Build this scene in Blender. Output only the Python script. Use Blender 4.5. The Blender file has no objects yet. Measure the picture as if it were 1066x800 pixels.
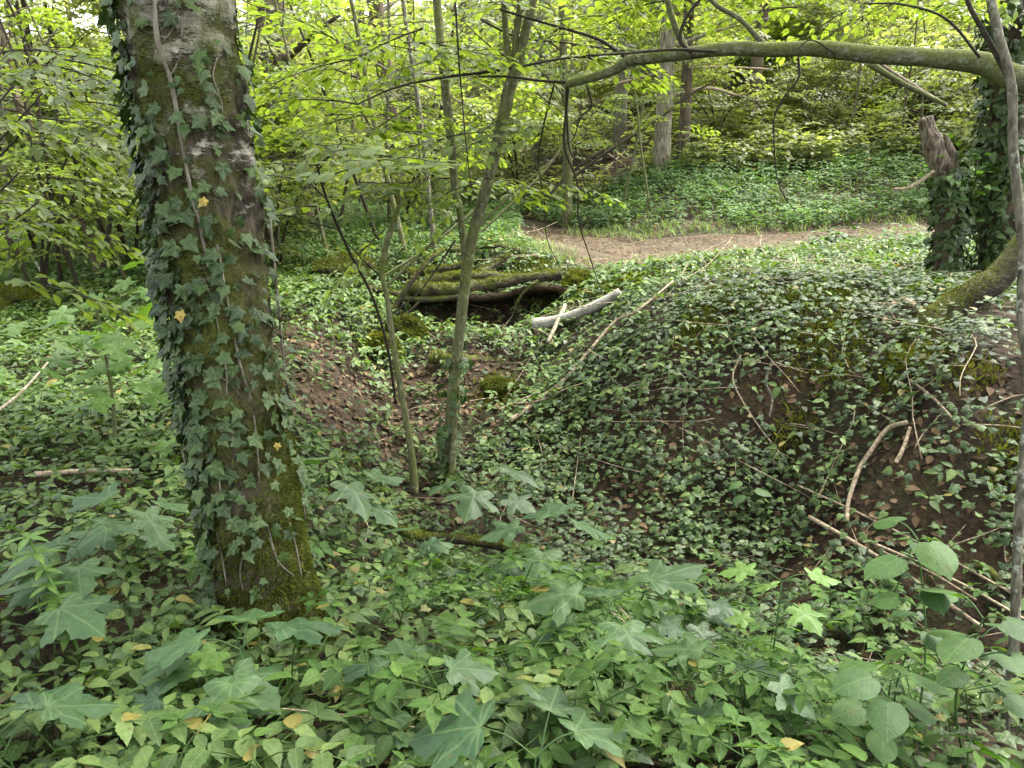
import bpy, math, random
import numpy as np
from mathutils import Vector

C = bpy.context
SC = C.scene
R = math.radians

# ------------------------------------------------------------------ camera, sky, sun, exposure
PITCH = R(15.0)
CAM = np.array((0.0, 0.0, 1.6))
FPX = 837.0                                   # focal length in pixels of the 1066 px wide photograph
cam_d = bpy.data.cameras.new('camera')
cam_d.sensor_width = 36.0
cam_d.lens = 36.0 * FPX / 1066.0
cam_d.clip_start = 0.05
cam_d.clip_end = 1000.0
cam = bpy.data.objects.new('camera', cam_d)
SC.collection.objects.link(cam)
cam.location = CAM
cam.rotation_euler = (R(90) - PITCH, 0, 0)
SC.camera = cam

SUN_EL, SUN_AZ = R(60), R(58)                # azimuth measured from +Y towards +X
W = bpy.data.worlds.new('World')
SC.world = W
W.use_nodes = True
wn = W.node_tree
sky = wn.nodes.new('ShaderNodeTexSky')
sky.sky_type = 'NISHITA'
sky.sun_disc = False
sky.sun_elevation = SUN_EL
sky.sun_rotation = SUN_AZ
sky.air_density = 1.0
sky.dust_density = 5.0
sky.ozone_density = 1.0
hs = wn.nodes.new('ShaderNodeHueSaturation')
hs.inputs['Saturation'].default_value = 0.3
wn.links.new(sky.outputs[0], hs.inputs['Color'])
wn.links.new(hs.outputs[0], wn.nodes['Background'].inputs['Color'])
wn.nodes['Background'].inputs['Strength'].default_value = 0.15

sun_d = bpy.data.lights.new('sun', 'SUN')
sun_d.energy = 1.5
sun_d.angle = R(28)
sun_d.color = (1.0, 0.95, 0.86)
sun = bpy.data.objects.new('sun', sun_d)
SC.collection.objects.link(sun)
sdir = Vector((math.sin(SUN_AZ) * math.cos(SUN_EL), math.cos(SUN_AZ) * math.cos(SUN_EL), math.sin(SUN_EL)))
sun.rotation_euler = sdir.to_track_quat('Z', 'Y').to_euler()
sun.location = (0, 10, 30)

SC.view_settings.view_transform = 'Standard'
SC.view_settings.look = 'None'
SC.view_settings.gamma = 1.0
SC.view_settings.exposure = 2.7
SC.render.engine = 'CYCLES'
cy = SC.cycles
cy.max_bounces = 7
cy.diffuse_bounces = 4
cy.glossy_bounces = 2
cy.transmission_bounces = 4
cy.transparent_max_bounces = 4
cy.caustics_reflective = False
cy.caustics_refractive = False
cy.use_denoising = True
try:
    cy.denoiser = 'OPENIMAGEDENOISE'
    cy.denoising_input_passes = 'RGB_ALBEDO_NORMAL'
    cy.denoising_prefilter = 'ACCURATE'
except Exception:
    pass

# ------------------------------------------------------------------ numeric helpers
rng = np.random.default_rng(11)


def _hash(ix, iy, iz, seed):
    h = (ix.astype(np.int64) * 374761393 + iy.astype(np.int64) * 668265263 + iz.astype(np.int64) * 2147483647 + seed * 974634777) & 0xFFFFFFFF
    h = ((h ^ (h >> 13)) * 1274126177) & 0xFFFFFFFF
    h = ((h ^ (h >> 16)) * 2246822519) & 0xFFFFFFFF
    return ((h ^ (h >> 15)) & 0xFFFFFF) / float(0xFFFFFF)


def vnoise(P, seed=0):
    P = np.asarray(P, float)
    f = np.floor(P)
    t = P - f
    t = t * t * (3 - 2 * t)
    i = f.astype(np.int64)
    out = 0
    for dx in (0, 1):
        for dy in (0, 1):
            for dz in (0, 1):
                w = (t[:, 0] if dx else 1 - t[:, 0]) * (t[:, 1] if dy else 1 - t[:, 1]) * (t[:, 2] if dz else 1 - t[:, 2])
                out = out + w * _hash(i[:, 0] + dx, i[:, 1] + dy, i[:, 2] + dz, seed)
    return out * 2 - 1


def fbm(P, octaves=3, seed=0):
    P = np.asarray(P, float)
    a, s, o = 1.0, 0.0, 0
    for k in range(octaves):
        o = o + a * vnoise(P * 2 ** k + 17.3 * k, seed + k)
        s += a
        a *= 0.5
    return o / s


def norm(v):
    v = np.asarray(v, float)
    return v / np.maximum(np.linalg.norm(v, axis=-1, keepdims=True), 1e-9)


FWD = np.array((0, math.cos(PITCH), -math.sin(PITCH)))
UPV = np.array((0, math.sin(PITCH), math.cos(PITCH)))
RGT = np.array((1.0, 0, 0))


def ray(px, py):
    return FWD * FPX + RGT * (px - 533.0) + UPV * (400.0 - py)


def at(px, py, Y):
    """the point Y metres in front of the camera seen at photograph pixel px, py"""
    d = ray(px, py)
    return CAM + d * (Y / d[1])


# ------------------------------------------------------------------ the lie of the land
CTRL = [  # pixel x, pixel y, distance
    (533, 900, 1.45), (200, 900, 1.45), (900, 900, 1.5),
    (50, 760, 2.0), (50, 650, 2.6), (50, 560, 3.3), (50, 450, 4.8), (50, 380, 6.4), (50, 320, 8.6), (50, 270, 12), (50, 210, 21),
    (-250, 500, 4.0), (-250, 330, 8.5),
    (283, 660, 2.75), (230, 480, 4.4), (200, 380, 6.4), (180, 300, 9.5),
    (330, 560, 3.75), (330, 480, 4.9), (330, 420, 5.7), (330, 370, 6.4), (330, 320, 7.6), (330, 270, 10), (330, 220, 16),
    (420, 600, 3.8), (410, 530, 4.9), (400, 450, 6.0), (400, 390, 6.9),
    (480, 500, 5.4), (480, 430, 6.4), (480, 380, 7.0), (480, 350, 7.5), (430, 342, 8.0), (470, 343, 8.2), (520, 340, 8.25), (565, 332, 8.25), (440, 287, 8.9), (500, 285, 8.95), (560, 281, 9.0), (480, 268, 9.9), (480, 243, 13),
    (500, 650, 3.2), (600, 780, 1.9), (570, 560, 4.7), (560, 480, 5.6), (560, 400, 6.7), (560, 355, 7.4),
    (650, 600, 4.3), (650, 520, 5.0), (650, 440, 5.6), (650, 380, 6.2), (650, 330, 6.9), (650, 303, 7.9), (650, 285, 8.7), (650, 266, 10.6), (650, 247, 12.5),
    (700, 700, 2.8), (850, 780, 2.1), (800, 620, 4.0), (800, 540, 4.65), (800, 450, 5.1), (800, 380, 5.4), (800, 320, 6.0), (800, 290, 7.6), (800, 264, 10.0), (800, 244, 12.2),
    (1000, 700, 3.1), (1000, 600, 3.6), (1000, 500, 3.95), (1000, 420, 4.3), (1000, 350, 4.95), (1000, 305, 6.4), (1000, 262, 9.5), (960, 240, 11.5),
    (1050, 780, 2.0), (1250, 700, 2.8), (1250, 500, 3.8), (1250, 350, 5.0), (1250, 262, 9.5),
    (800, 228, 13.4), (800, 190, 15.5), (800, 150, 18), (800, 100, 22), (800, 40, 28),
    (1000, 226, 13.0), (1000, 180, 15.3), (1000, 130, 18), (1000, 60, 24), (1300, 200, 14),
    (620, 228, 15), (620, 195, 17.5), (640, 150, 20.5), (640, 100, 25), (690, 180, 16.3),
    (450, 210, 17), (450, 175, 22), (450, 120, 29), (200, 210, 19), (200, 160, 27), (0, 165, 26), (0, 115, 36), (-300, 200, 20),
]
cp = np.array([at(*c) for c in CTRL])
extra = np.array([(0, -4, 0.1), (-6, -3, 0.1), (6, -3, 0.1), (0, 0.2, 0.08), (-14, 6, 0.3), (14, 6, 0.7), (-30, 20, 1.5), (30, 20, 4.5),
                  (-45, 45, 7.0), (0, 45, 9.0), (45, 45, 11.0), (-60, 90, 15.0), (0, 100, 19.0), (60, 90, 19.0), (-40, -10, 0.2), (40, -10, 0.6), (-100, 60, 10), (100, 60, 14)])
cp = np.vstack([cp, extra])


def _tk(r2):
    return np.where(r2 > 1e-12, 0.5 * r2 * np.log(np.maximum(r2, 1e-12)), 0.0)


def _warp(x, y):
    d = np.sqrt(x * x + (y + 1.0) ** 2) + 1e-6
    s = np.log1p(d / 2.0) / d
    return x * s, (y + 1.0) * s


wx, wy = _warp(cp[:, 0], cp[:, 1])
n_c = len(cp)
Ak = _tk((wx[:, None] - wx[None]) ** 2 + (wy[:, None] - wy[None]) ** 2) + np.eye(n_c) * 2e-4
Pk = np.stack([np.ones(n_c), wx, wy], 1)
TPS = np.linalg.solve(np.block([[Ak, Pk], [Pk.T, np.zeros((3, 3))]]), np.concatenate([cp[:, 2], np.zeros(3)]))

PATHC = np.array([at(1500, 232, 11.5)[:2], at(1250, 240, 11.0)[:2], at(1066, 246, 11.2)[:2], at(900, 252, 11.2)[:2], at(780, 258, 11.0)[:2], at(690, 268, 10.5)[:2], at(610, 270, 10.8)[:2], at(540, 258, 12.3)[:2],
                  at(450, 243, 15)[:2], at(330, 230, 17)[:2], at(150, 222, 19.5)[:2], at(-100, 215, 21)[:2]])


def catmull(P, n):
    P = np.asarray(P, float)
    Q = np.vstack([2 * P[0] - P[1], P, 2 * P[-1] - P[-2]])
    u = np.linspace(0, len(P) - 1 - 1e-6, n)
    k = u.astype(int)
    t = (u - k)[:, None]
    a, b, c, d = Q[k], Q[k + 1], Q[k + 2], Q[k + 3]
    return 0.5 * (2 * b + (c - a) * t + (2 * a - 5 * b + 4 * c - d) * t ** 2 + (3 * b - a - 3 * c + d) * t ** 3)


PATHL = catmull(PATHC, 160)


def path_dist(x, y):
    x = np.atleast_1d(x)
    y = np.atleast_1d(y)
    out = np.empty(len(x))
    for s in range(0, len(x), 20000):
        dx = x[s:s + 20000, None] - PATHL[None, :, 0]
        dy = y[s:s + 20000, None] - PATHL[None, :, 1]
        out[s:s + 20000] = np.sqrt((dx * dx + dy * dy).min(1))
    return out


def zt(x, y):
    x = np.atleast_1d(np.asarray(x, float))
    y = np.atleast_1d(np.asarray(y, float))
    out = np.empty(len(x))
    for s in range(0, len(x), 20000):
        a, b = _warp(x[s:s + 20000], y[s:s + 20000])
        K = _tk((a[:, None] - wx[None]) ** 2 + (b[:, None] - wy[None]) ** 2)
        out[s:s + 20000] = K @ TPS[:n_c] + TPS[n_c] + TPS[n_c + 1] * a + TPS[n_c + 2] * b
    P = np.stack([x, y, np.zeros(len(x))], 1)
    pd = np.clip((path_dist(x, y) - 0.8) / 1.0, 0.1, 1)
    out += pd * (0.09 * fbm(P * 0.9, 3, 5) + 0.05 * fbm(P * 2.6, 3, 9))
    return out


def ground_normal(x, y):
    e = 0.08
    gx = (zt(x + e, y) - zt(x - e, y)) / (2 * e)
    gy = (zt(x, y + e) - zt(x, y - e)) / (2 * e)
    return norm(np.stack([-gx, -gy, np.ones(len(gx))], 1))


_Ys = np.concatenate([np.arange(1.0, 10, 0.04), np.arange(10, 60, 0.2)])


def gp(px, py, lift=0.0):
    """where the line of sight through photograph pixel px, py meets the ground"""
    d = ray(px, py)
    P = CAM[None] + d[None] * (_Ys / d[1])[:, None]
    below = P[:, 2] < zt(P[:, 0], P[:, 1])
    k = int(np.argmax(below)) if below.any() else len(_Ys) - 1
    p = P[k].copy()
    p[2] = zt(p[0:1], p[1:2])[0] + lift
    return p


# ------------------------------------------------------------------ mesh helpers
def merge(parts):
    V, T, U, o = [], [], [], 0
    for v, t, u in parts:
        V.append(v)
        T.append(t + o)
        U.append(u)
        o += len(v)
    return np.vstack(V), np.vstack(T), np.vstack(U)


def build(name, geo, mat, parent=None, smooth=True):
    V, T, U = geo if isinstance(geo, tuple) else merge(geo)
    V = np.asarray(V, np.float32)
    loc = np.zeros(3)
    if parent is not None:
        q = parent
        while q is not None:
            loc = loc + np.array(q.location)
            q = q.parent
    else:
        loc = V.mean(0)
        loc[2] = V[:, 2].min()
    V = V - loc.astype(np.float32)
    me = bpy.data.meshes.new(name)
    nT = len(T)
    me.vertices.add(len(V))
    me.vertices.foreach_set('co', V.ravel())
    me.loops.add(nT * 3)
    idx = np.ascontiguousarray(T, np.int32).ravel()
    me.loops.foreach_set('vertex_index', idx)
    me.polygons.add(nT)
    me.polygons.foreach_set('loop_start', np.arange(0, nT * 3, 3, dtype=np.int32))
    me.polygons.foreach_set('use_smooth', np.full(nT, smooth, bool))
    uv = me.uv_layers.new(name='UVMap')
    uv.data.foreach_set('uv', np.asarray(U, np.float32)[idx].ravel())
    me.update(calc_edges=True)
    me.materials.append(mat)
    o = bpy.data.objects.new(name, me)
    SC.collection.objects.link(o)
    if parent is not None:
        o.parent = parent
    else:
        o.location = loc
    return o


def tag(o, label=None, cat=None, group=None, kind=None):
    for k, v in (('label', label), ('category', cat), ('group', group), ('kind', kind)):
        if v:
            o[k] = v
    return o


def thing(name, label, cat, loc, group=None):
    o = bpy.data.objects.new(name, None)
    o.empty_display_size = 0.1
    SC.collection.objects.link(o)
    o.location = tuple(float(a) for a in loc)
    return tag(o, label, cat, group)


def copy_thing(src, loc, rotz=0.0, scale=1.0, label=None):
    r = src.copy()
    SC.collection.objects.link(r)
    r.location = tuple(float(a) for a in loc)
    r.rotation_euler = (0, 0, rotz)
    r.scale = (scale,) * 3
    if label:
        r['label'] = label
    for ch in list(src.children):
        c = ch.copy()
        SC.collection.objects.link(c)
        c.parent = r
        for g in list(ch.children):
            d = g.copy()
            SC.collection.objects.link(d)
            d.parent = c
    return r


def tube(pts, radii, sides=8, n=None, rough=0.0, rscale=6.0, seed=0, cap=True, flare=None):
    """a tapering limb along pts; returns V, T, UV"""
    pts = np.asarray(pts, float)
    if n is None:
        n = max(len(pts) * 4, 6)
    P = catmull(pts, n) if len(pts) > 2 else pts[0] + (pts[1] - pts[0]) * np.linspace(0, 1, n)[:, None]
    radii = np.atleast_1d(np.asarray(radii, float))
    rr = np.interp(np.linspace(0, 1, n), np.linspace(0, 1, len(radii)), radii) if len(radii) > 1 else np.full(n, radii[0])
    D = norm(np.gradient(P, axis=0))
    a = np.cross(D[0], (0.31, 0.95, 0.05))
    if np.linalg.norm(a) < 1e-3:
        a = np.cross(D[0], (1, 0, 0))
    E1 = np.empty_like(P)
    e = a / np.linalg.norm(a)
    for i in range(n):
        e = e - D[i] * (e @ D[i])
        e = e / max(np.linalg.norm(e), 1e-9)
        E1[i] = e
    E2 = np.cross(D, E1)
    th = np.linspace(0, 2 * np.pi, sides, endpoint=False)
    dirs = E1[:, None] * np.cos(th)[None, :, None] + E2[:, None] * np.sin(th)[None, :, None]
    rad = np.repeat(rr[:, None], sides, 1)
    if rough:
        Q = (P[:, None] + dirs * rr[:, None, None]).reshape(-1, 3)
        rad = rad * (1 + rough * fbm(Q * rscale, 3, seed).reshape(n, sides))
    if flare is not None:
        rad = rad * flare(np.linspace(0, 1, n)[:, None], th[None])
    V = (P[:, None] + dirs * rad[..., None]).reshape(-1, 3)
    i = np.arange(n - 1)[:, None] * sides
    j = np.arange(sides)[None]
    j2 = (j + 1) % sides
    q = np.stack([i + j, i + j2, i + sides + j2, i + sides + j], -1).reshape(-1, 4)
    T = np.vstack([q[:, [0, 1, 2]], q[:, [0, 2, 3]]])
    L = np.concatenate([[0], np.cumsum(np.linalg.norm(np.diff(P, axis=0), axis=1))])
    U = np.stack([np.repeat(th[None] / (2 * np.pi), n, 0), np.repeat(L[:, None], sides, 1)], -1).reshape(-1, 2)
    if cap:
        V = np.vstack([V, P[0] - D[0] * rr[0] * 0.1, P[-1] + D[-1] * rr[-1] * 0.25])
        U = np.vstack([U, [[0.5, 0]], [[0.5, L[-1]]]])
        k0, k1 = len(V) - 2, len(V) - 1
        j = np.arange(sides)
        j2 = (j + 1) % sides
        T = np.vstack([T, np.stack([np.full(sides, k0), j2, j], 1), np.stack([np.full(sides, k1), (n - 1) * sides + j, (n - 1) * sides + j2], 1)])
    return V, T, U


def frames(d, nrm):
    y = norm(d)
    z = nrm - (nrm * y).sum(-1, keepdims=True) * y
    z = norm(z)
    x = np.cross(y, z)
    return np.stack([x, y, z], -1)


def inst(tmpl, P, M, S):
    V0, T0, U0 = tmpl
    n, nv = len(P), len(V0)
    S = np.asarray(S, float)
    S = S[:, None] * np.ones((1, 3)) if S.ndim == 1 else S
    V = np.einsum('nij,nkj->nki', M, V0[None] * S[:, None]) + np.asarray(P)[:, None]
    T = T0[None] + (np.arange(n) * nv)[:, None, None]
    return V.reshape(-1, 3), T.reshape(-1, 3), np.tile(U0, (n, 1))


def scatter_variants(tmpls, P, M, S):
    k = rng.integers(0, len(tmpls), len(P))
    return [inst(t, P[k == i], M[k == i], np.asarray(S)[k == i]) for i, t in enumerate(tmpls) if (k == i).any()]


def yaw_frames(n, tilt, base_n=None, droop=0.0, r=None):
    r = r or rng
    h = r.uniform(0, 2 * np.pi, n)
    d = np.stack([np.cos(h), np.sin(h), r.normal(-droop, 0.15, n)], 1)
    nn = np.stack([r.normal(0, tilt, n), r.normal(0, tilt, n), np.ones(n)], 1)
    if base_n is not None:
        nn = nn + base_n * 1.2
        d = d - (d * norm(base_n)).sum(1, keepdims=True) * norm(base_n) * 0.8
    return frames(d, nn)


# ------------------------------------------------------------------ leaf shapes (length 1 along +y)
def leaf_low(w=0.32, droop=0.12, fold=0.08):
    V = np.array([(0, 0, 0), (-w, 0.45, fold), (w, 0.45, fold), (0, 0.5, 0), (0, 1, -droop)])
    T = np.array([(0, 3, 1), (0, 2, 3), (1, 3, 4), (3, 2, 4)])
    return V, T, V[:, :2].copy()


def leaf_ovate(w=0.3, seg=5, droop=0.18, fold=0.09, ser=0.0, wav=0.02, peak=0.42):
    V = [(0, 0, 0)]
    for i in range(1, seg):
        y = i / seg
        a = math.sin(math.pi * y ** (math.log(0.5) / math.log(peak))) ** 0.85
        ww = w * a * (1 + (ser if i % 2 else -ser))
        z = -droop * y * y
        V += [(-ww, y - 0.03, z + fold * a + wav * math.sin(7 * y)), (0, y, z), (ww, y - 0.03, z + fold * a + wav * math.cos(8 * y))]
    V.append((0, 1, -droop))
    T = [(0, 2, 1), (0, 3, 2)]
    for i in range(seg - 2):
        b = 1 + 3 * i
        T += [(b, b + 1, b + 4), (b, b + 4, b + 3), (b + 1, b + 2, b + 5), (b + 1, b + 5, b + 4)]
    b = 1 + 3 * (seg - 2)
    e = len(V) - 1
    T += [(b, b + 1, e), (b + 1, b + 2, e)]
    V = np.array(V, float)
    return V, np.array(T), V[:, :2].copy()


def leaf_outline(half, cup=-0.22, ridge=0.03, lob=5, cy_=0.28):
    half = np.array(half, float)
    left = half[::-1][1:-1] * (-1, 1)
    ring = np.vstack([half, left])
    c = np.array([0, cy_])
    mid = c + (ring - c) * 0.55

    def zz(p):
        q = p - c
        r = np.linalg.norm(q, axis=-1)
        a = np.arctan2(q[..., 0], q[..., 1])
        return cup * r * r + ridge * np.cos(lob * a) * np.minimum(r * 2, 1)
    pts = np.vstack([[c], mid, ring])
    V = np.column_stack([pts, zz(pts)])
    V -= V[1 + len(ring)] * (0, 0, 1)
    n = len(ring)
    j = np.arange(n)
    k = (j + 1) % n
    T = np.vstack([np.stack([np.zeros(n, int), 1 + k, 1 + j], 1), np.stack([1 + j, 1 + k, 1 + n + k], 1), np.stack([1 + j, 1 + n + k, 1 + n + j], 1)])
    return V, T, V[:, :2].copy()


MAPLE = [(0, 0), (.10, -.08), (.24, -.13), (.34, -.09), (.45, -.05), (.40, .03), (.36, .10), (.30, .17), (.42, .19), (.50, .27), (.60, .30), (.70, .45), (.60, .46), (.54, .52), (.44, .48),
         (.34, .48), (.26, .46), (.28, .58), (.34, .66), (.25, .72), (.22, .82), (.12, .88), (0, 1.04)]
IVY = [(0, 0), (.10, -.09), (.26, -.13), (.38, -.07), (.37, .06), (.36, .16), (.45, .25), (.53, .37), (.42, .43), (.31, .49), (.24, .56), (.17, .70), (.08, .86), (0, 1.0)]
IVY2 = [(0, 0), (.16, -.10), (.34, -.04), (.40, .12), (.38, .28), (.30, .46), (.20, .66), (.10, .86), (0, 1.0)]
ROUND = [(0, 0), (.12, -.06), (.26, -.05), (.36, .06), (.44, .20), (.46, .34), (.45, .48), (.39, .62), (.31, .74), (.18, .86), (.09, .92), (0, 1.04)]
L_MAPLE = [leaf_outline(MAPLE, -.16, .03), leaf_outline(MAPLE, -.34, .05), leaf_outline(np.array(MAPLE) * (.9, 1), -.05, .04)]
L_IVY = [leaf_outline(IVY, -.25, .04), leaf_outline(IVY, .12, .05), leaf_outline(np.array(IVY) * (.85, 1), -.4, .02)]
L_IVYG = [leaf_outline(IVY, -.25, .04), leaf_outline(IVY2, -.15, .05), leaf_outline(IVY2, -.4, .03)]
L_ROUND = [leaf_outline(ROUND, -.2, .02, 2), leaf_outline(ROUND, -.38, .03, 2)]
L_OV = [leaf_ovate(.30), leaf_ovate(.26, droop=.3, fold=.05), leaf_ovate(.34, droop=.08, fold=.12)]
L_SER = [leaf_ovate(.27, 12, ser=.06, peak=.38), leaf_ovate(.31, 12, .32, .05, .07, .03, .36), leaf_ovate(.23, 11, .1, .12, .06, .03, .4)]
L_LOW = [leaf_low(), leaf_low(.27, .22, .05), leaf_low(.36, .05, .1)]


def place_leaf(t, base, d, n, s):
    return inst(t, np.array([base]), frames(np.array([d], float), np.array([n], float)), np.array([s]))


# ------------------------------------------------------------------ small plant shapes
def t_trifoliate(r, h=0.16, L=0.085, shapes=L_SER):
    lean = r.normal(0, .05, 2)
    top = np.array([lean[0], lean[1], h])
    out = [tube([(0, 0, 0), (lean[0] * .3, lean[1] * .3, h * .6), top], [.003, .002], 3, 4, cap=False)]
    for a, s in ((0, 1.08), (1.45, .92), (-1.45, .92)):
        a0 = a + r.normal(0, .12)
        d = np.array([math.sin(a0), math.cos(a0), r.normal(-.12, .15)])
        out.append(place_leaf(shapes[r.integers(len(shapes))], top + d * .012, d, (r.normal(0, .25), r.normal(0, .25), 1), L * s * r.uniform(.85, 1.15)))
    return merge(out)


def t_elder(r, h=0.24, L=0.058):
    top = np.array([r.normal(0, .03), r.normal(0, .03), h])
    out = [tube([(0, 0, 0), (0.01, 0, h * .5), top], [.0035, .0025], 3, 4, cap=False)]
    for a in (0, 1.35, -1.35):
        a += r.normal(0, .15)
        d = np.array([math.sin(a), math.cos(a), .25])
        e = top + d * r.uniform(.06, .10)
        out.append(tube([top, e], [.002], 3, 2, cap=False))
        for b, s in ((0, 1.1), (1.2, .95), (-1.2, .95)):
            q = a + b + r.normal(0, .15)
            dd = np.array([math.sin(q), math.cos(q), r.normal(-.1, .16)])
            out.append(place_leaf(L_SER[r.integers(3)], e + dd * .006, dd, (r.normal(0, .2), r.normal(0, .2), 1), L * s * r.uniform(.85, 1.15)))
    return merge(out)


def t_pinnate(r, h=0.2, L=0.08, pairs=3):
    out = []
    for f in range(r.integers(2, 4)):
        a = r.uniform(0, 6.28)
        d = np.array([math.cos(a), math.sin(a), 0])
        p0 = np.array([0, 0, h * r.uniform(.5, .9)])
        pts = [p0, p0 + d * .1 + (0, 0, .06), p0 + d * .22 + (0, 0, .05), p0 + d * .3 + (0, 0, .02)]
        out.append(tube([(0, 0, 0), p0], [.004, .003], 3, 2, cap=False))
        out.append(tube(pts, [.0025, .0015], 3, 6, cap=False))
        c = catmull(pts, 30)
        for k in range(pairs):
            q = c[int(10 + 16 * k / pairs)]
            for sg in (-1, 1):
                dd = d * .55 + sg * np.array([-d[1], d[0], 0]) + (0, 0, r.normal(-.1, .12))
                out.append(place_leaf(L_SER[r.integers(3)], q, dd, (r.normal(0, .2), r.normal(0, .2), 1), L * r.uniform(.8, 1.1)))
        out.append(place_leaf(L_SER[0], c[-1], d + (0, 0, -.15), (0, 0, 1), L * 1.15))
    return merge(out)


def t_nettle(r, h=0.3, L=0.085, shapes=L_OV, tiers=4):
    top = np.array([r.normal(0, .04), r.normal(0, .04), h])
    out = [tube([(0, 0, 0), top * .5 + (.01, 0, 0), top], [.003, .002], 3, 3, cap=False)]
    a0 = r.uniform(0, 3)
    for k in range(tiers):
        f = .45 + .55 * k / (tiers - 1)
        p = top * f
        for m in range(2 if k < tiers - 1 else 4):
            a = a0 + k * 1.57 + m * (math.pi if k < tiers - 1 else 1.57)
            d = np.array([math.cos(a), math.sin(a), r.normal(-.15, .15) + (0.2 if k == tiers - 1 else 0)])
            out.append(place_leaf(shapes[r.integers(len(shapes))], p + d * .015, d, (r.normal(0, .2), r.normal(0, .2), 1), L * (1.1 - .12 * k) * r.uniform(.85, 1.15)))
    return merge(out)


def t_grass(r, h=.16):
    out = []
    for k in range(6):
        a = r.uniform(0, 6.28)
        d = np.array([math.cos(a), math.sin(a), 0])
        x = np.array([-d[1], d[0], 0]) * .0035
        hh = h * r.uniform(.5, 1.1)
        p = d * r.uniform(0, .03)
        b, c = p + d * hh * .25 + (0, 0, hh * .65), p + d * hh * .75 + (0, 0, hh * .9)
        V = np.array([p - x, p + x, b - x * .8, b + x * .8, c])
        out.append((V, np.array([(0, 1, 3), (0, 3, 2), (2, 3, 4)]), np.array([(0, 0), (.1, 0), (0, .5), (.1, .5), (.05, 1.)])))
    return merge(out)


tr = np.random.default_rng(3)
T_TRI = [t_trifoliate(tr) for _ in range(6)]
T_ELD = [t_elder(tr, tr.uniform(.14, .34)) for _ in range(9)]
T_PIN = [t_pinnate(tr) for _ in range(4)]
T_NET = [t_nettle(tr) for _ in range(5)]
T_NETLOW = [t_nettle(tr, .28, .1, L_LOW, 3) for _ in range(5)]
T_GRASS = [t_grass(tr) for _ in range(5)]


# sprays: a flat leafy twig 1 unit long, as leaf geometry and twig geometry
def t_spray(r, shapes, leaf=.14, step=.1, droop=.18, sub=.5):
    leaves, wood = [], []

    def run(p0, d, L, lev):
        n = 6
        t = np.linspace(0, 1, n)[:, None]
        side = np.array([-d[1], d[0], 0])
        pts = p0 + d * L * t + side * (r.normal(0, .06) * L * t * t) + np.array([0, 0, 1]) * (-droop * L * t * t)
        wood.append(tube(pts, [.009 / (1 + lev), .002], 4, 6, cap=False))
        c = catmull(pts, 60)
        m = max(int(L / step), 2)
        for k in range(m + 1):
            f = (k + .5) / (m + .5)
            q = c[min(int(f * 59), 59)]
            sg = 1 if k % 2 else -1
            a = .85 + r.normal(0, .15)
            dd = d * math.cos(a) + sg * side * math.sin(a) + (0, 0, r.normal(-.18, .16))
            if lev == 0 and f < .9 and k % 1 == 0 and L > .5:
                run(q, norm(dd * (1, 1, .3)), sub * L * (1.1 - f) + .1, 1)
            else:
                if r.random() < .92:
                    leaves.append(place_leaf(shapes[r.integers(len(shapes))], q + dd * .01, dd, (r.normal(0, .28), r.normal(0, .28), 1), leaf * r.uniform(.7, 1.2)))
        leaves.append(place_leaf(shapes[0], c[-1], d + (0, 0, -.2), (0, 0, 1), leaf))
    run(np.zeros(3), np.array([0, 1.0, 0]), 1.0, 0)
    return merge(leaves), merge(wood)


SPR_FAR = [t_spray(tr, L_LOW, .15, .11) for _ in range(5)]
SPR_NEAR = [t_spray(tr, L_OV, .13, .12) for _ in range(5)]
SPR_HAZEL = [t_spray(tr, L_ROUND, .16, .16) for _ in range(4)]
SPR_SYC = [t_spray(tr, L_MAPLE, .2, .2) for _ in range(3)]


def sprays(P, D, S, tmpl, tilt=.25, r=None):
    """leafy twigs at P pointing along D, S metres long; returns leaf parts and wood parts"""
    r = r or rng
    P, D, S = np.asarray(P, float), np.asarray(D, float), np.asarray(S, float)
    nn = np.stack([r.normal(0, tilt, len(P)), r.normal(0, tilt, len(P)), np.ones(len(P))], 1)
    M = frames(D, nn)
    k = r.integers(0, len(tmpl), len(P))
    lv, wd = [], []
    for i, (tl, tw) in enumerate(tmpl):
        m = k == i
        if m.any():
            lv.append(inst(tl, P[m], M[m], S[m]))
            wd.append(inst(tw, P[m], M[m], S[m]))
    return lv, wd


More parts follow.
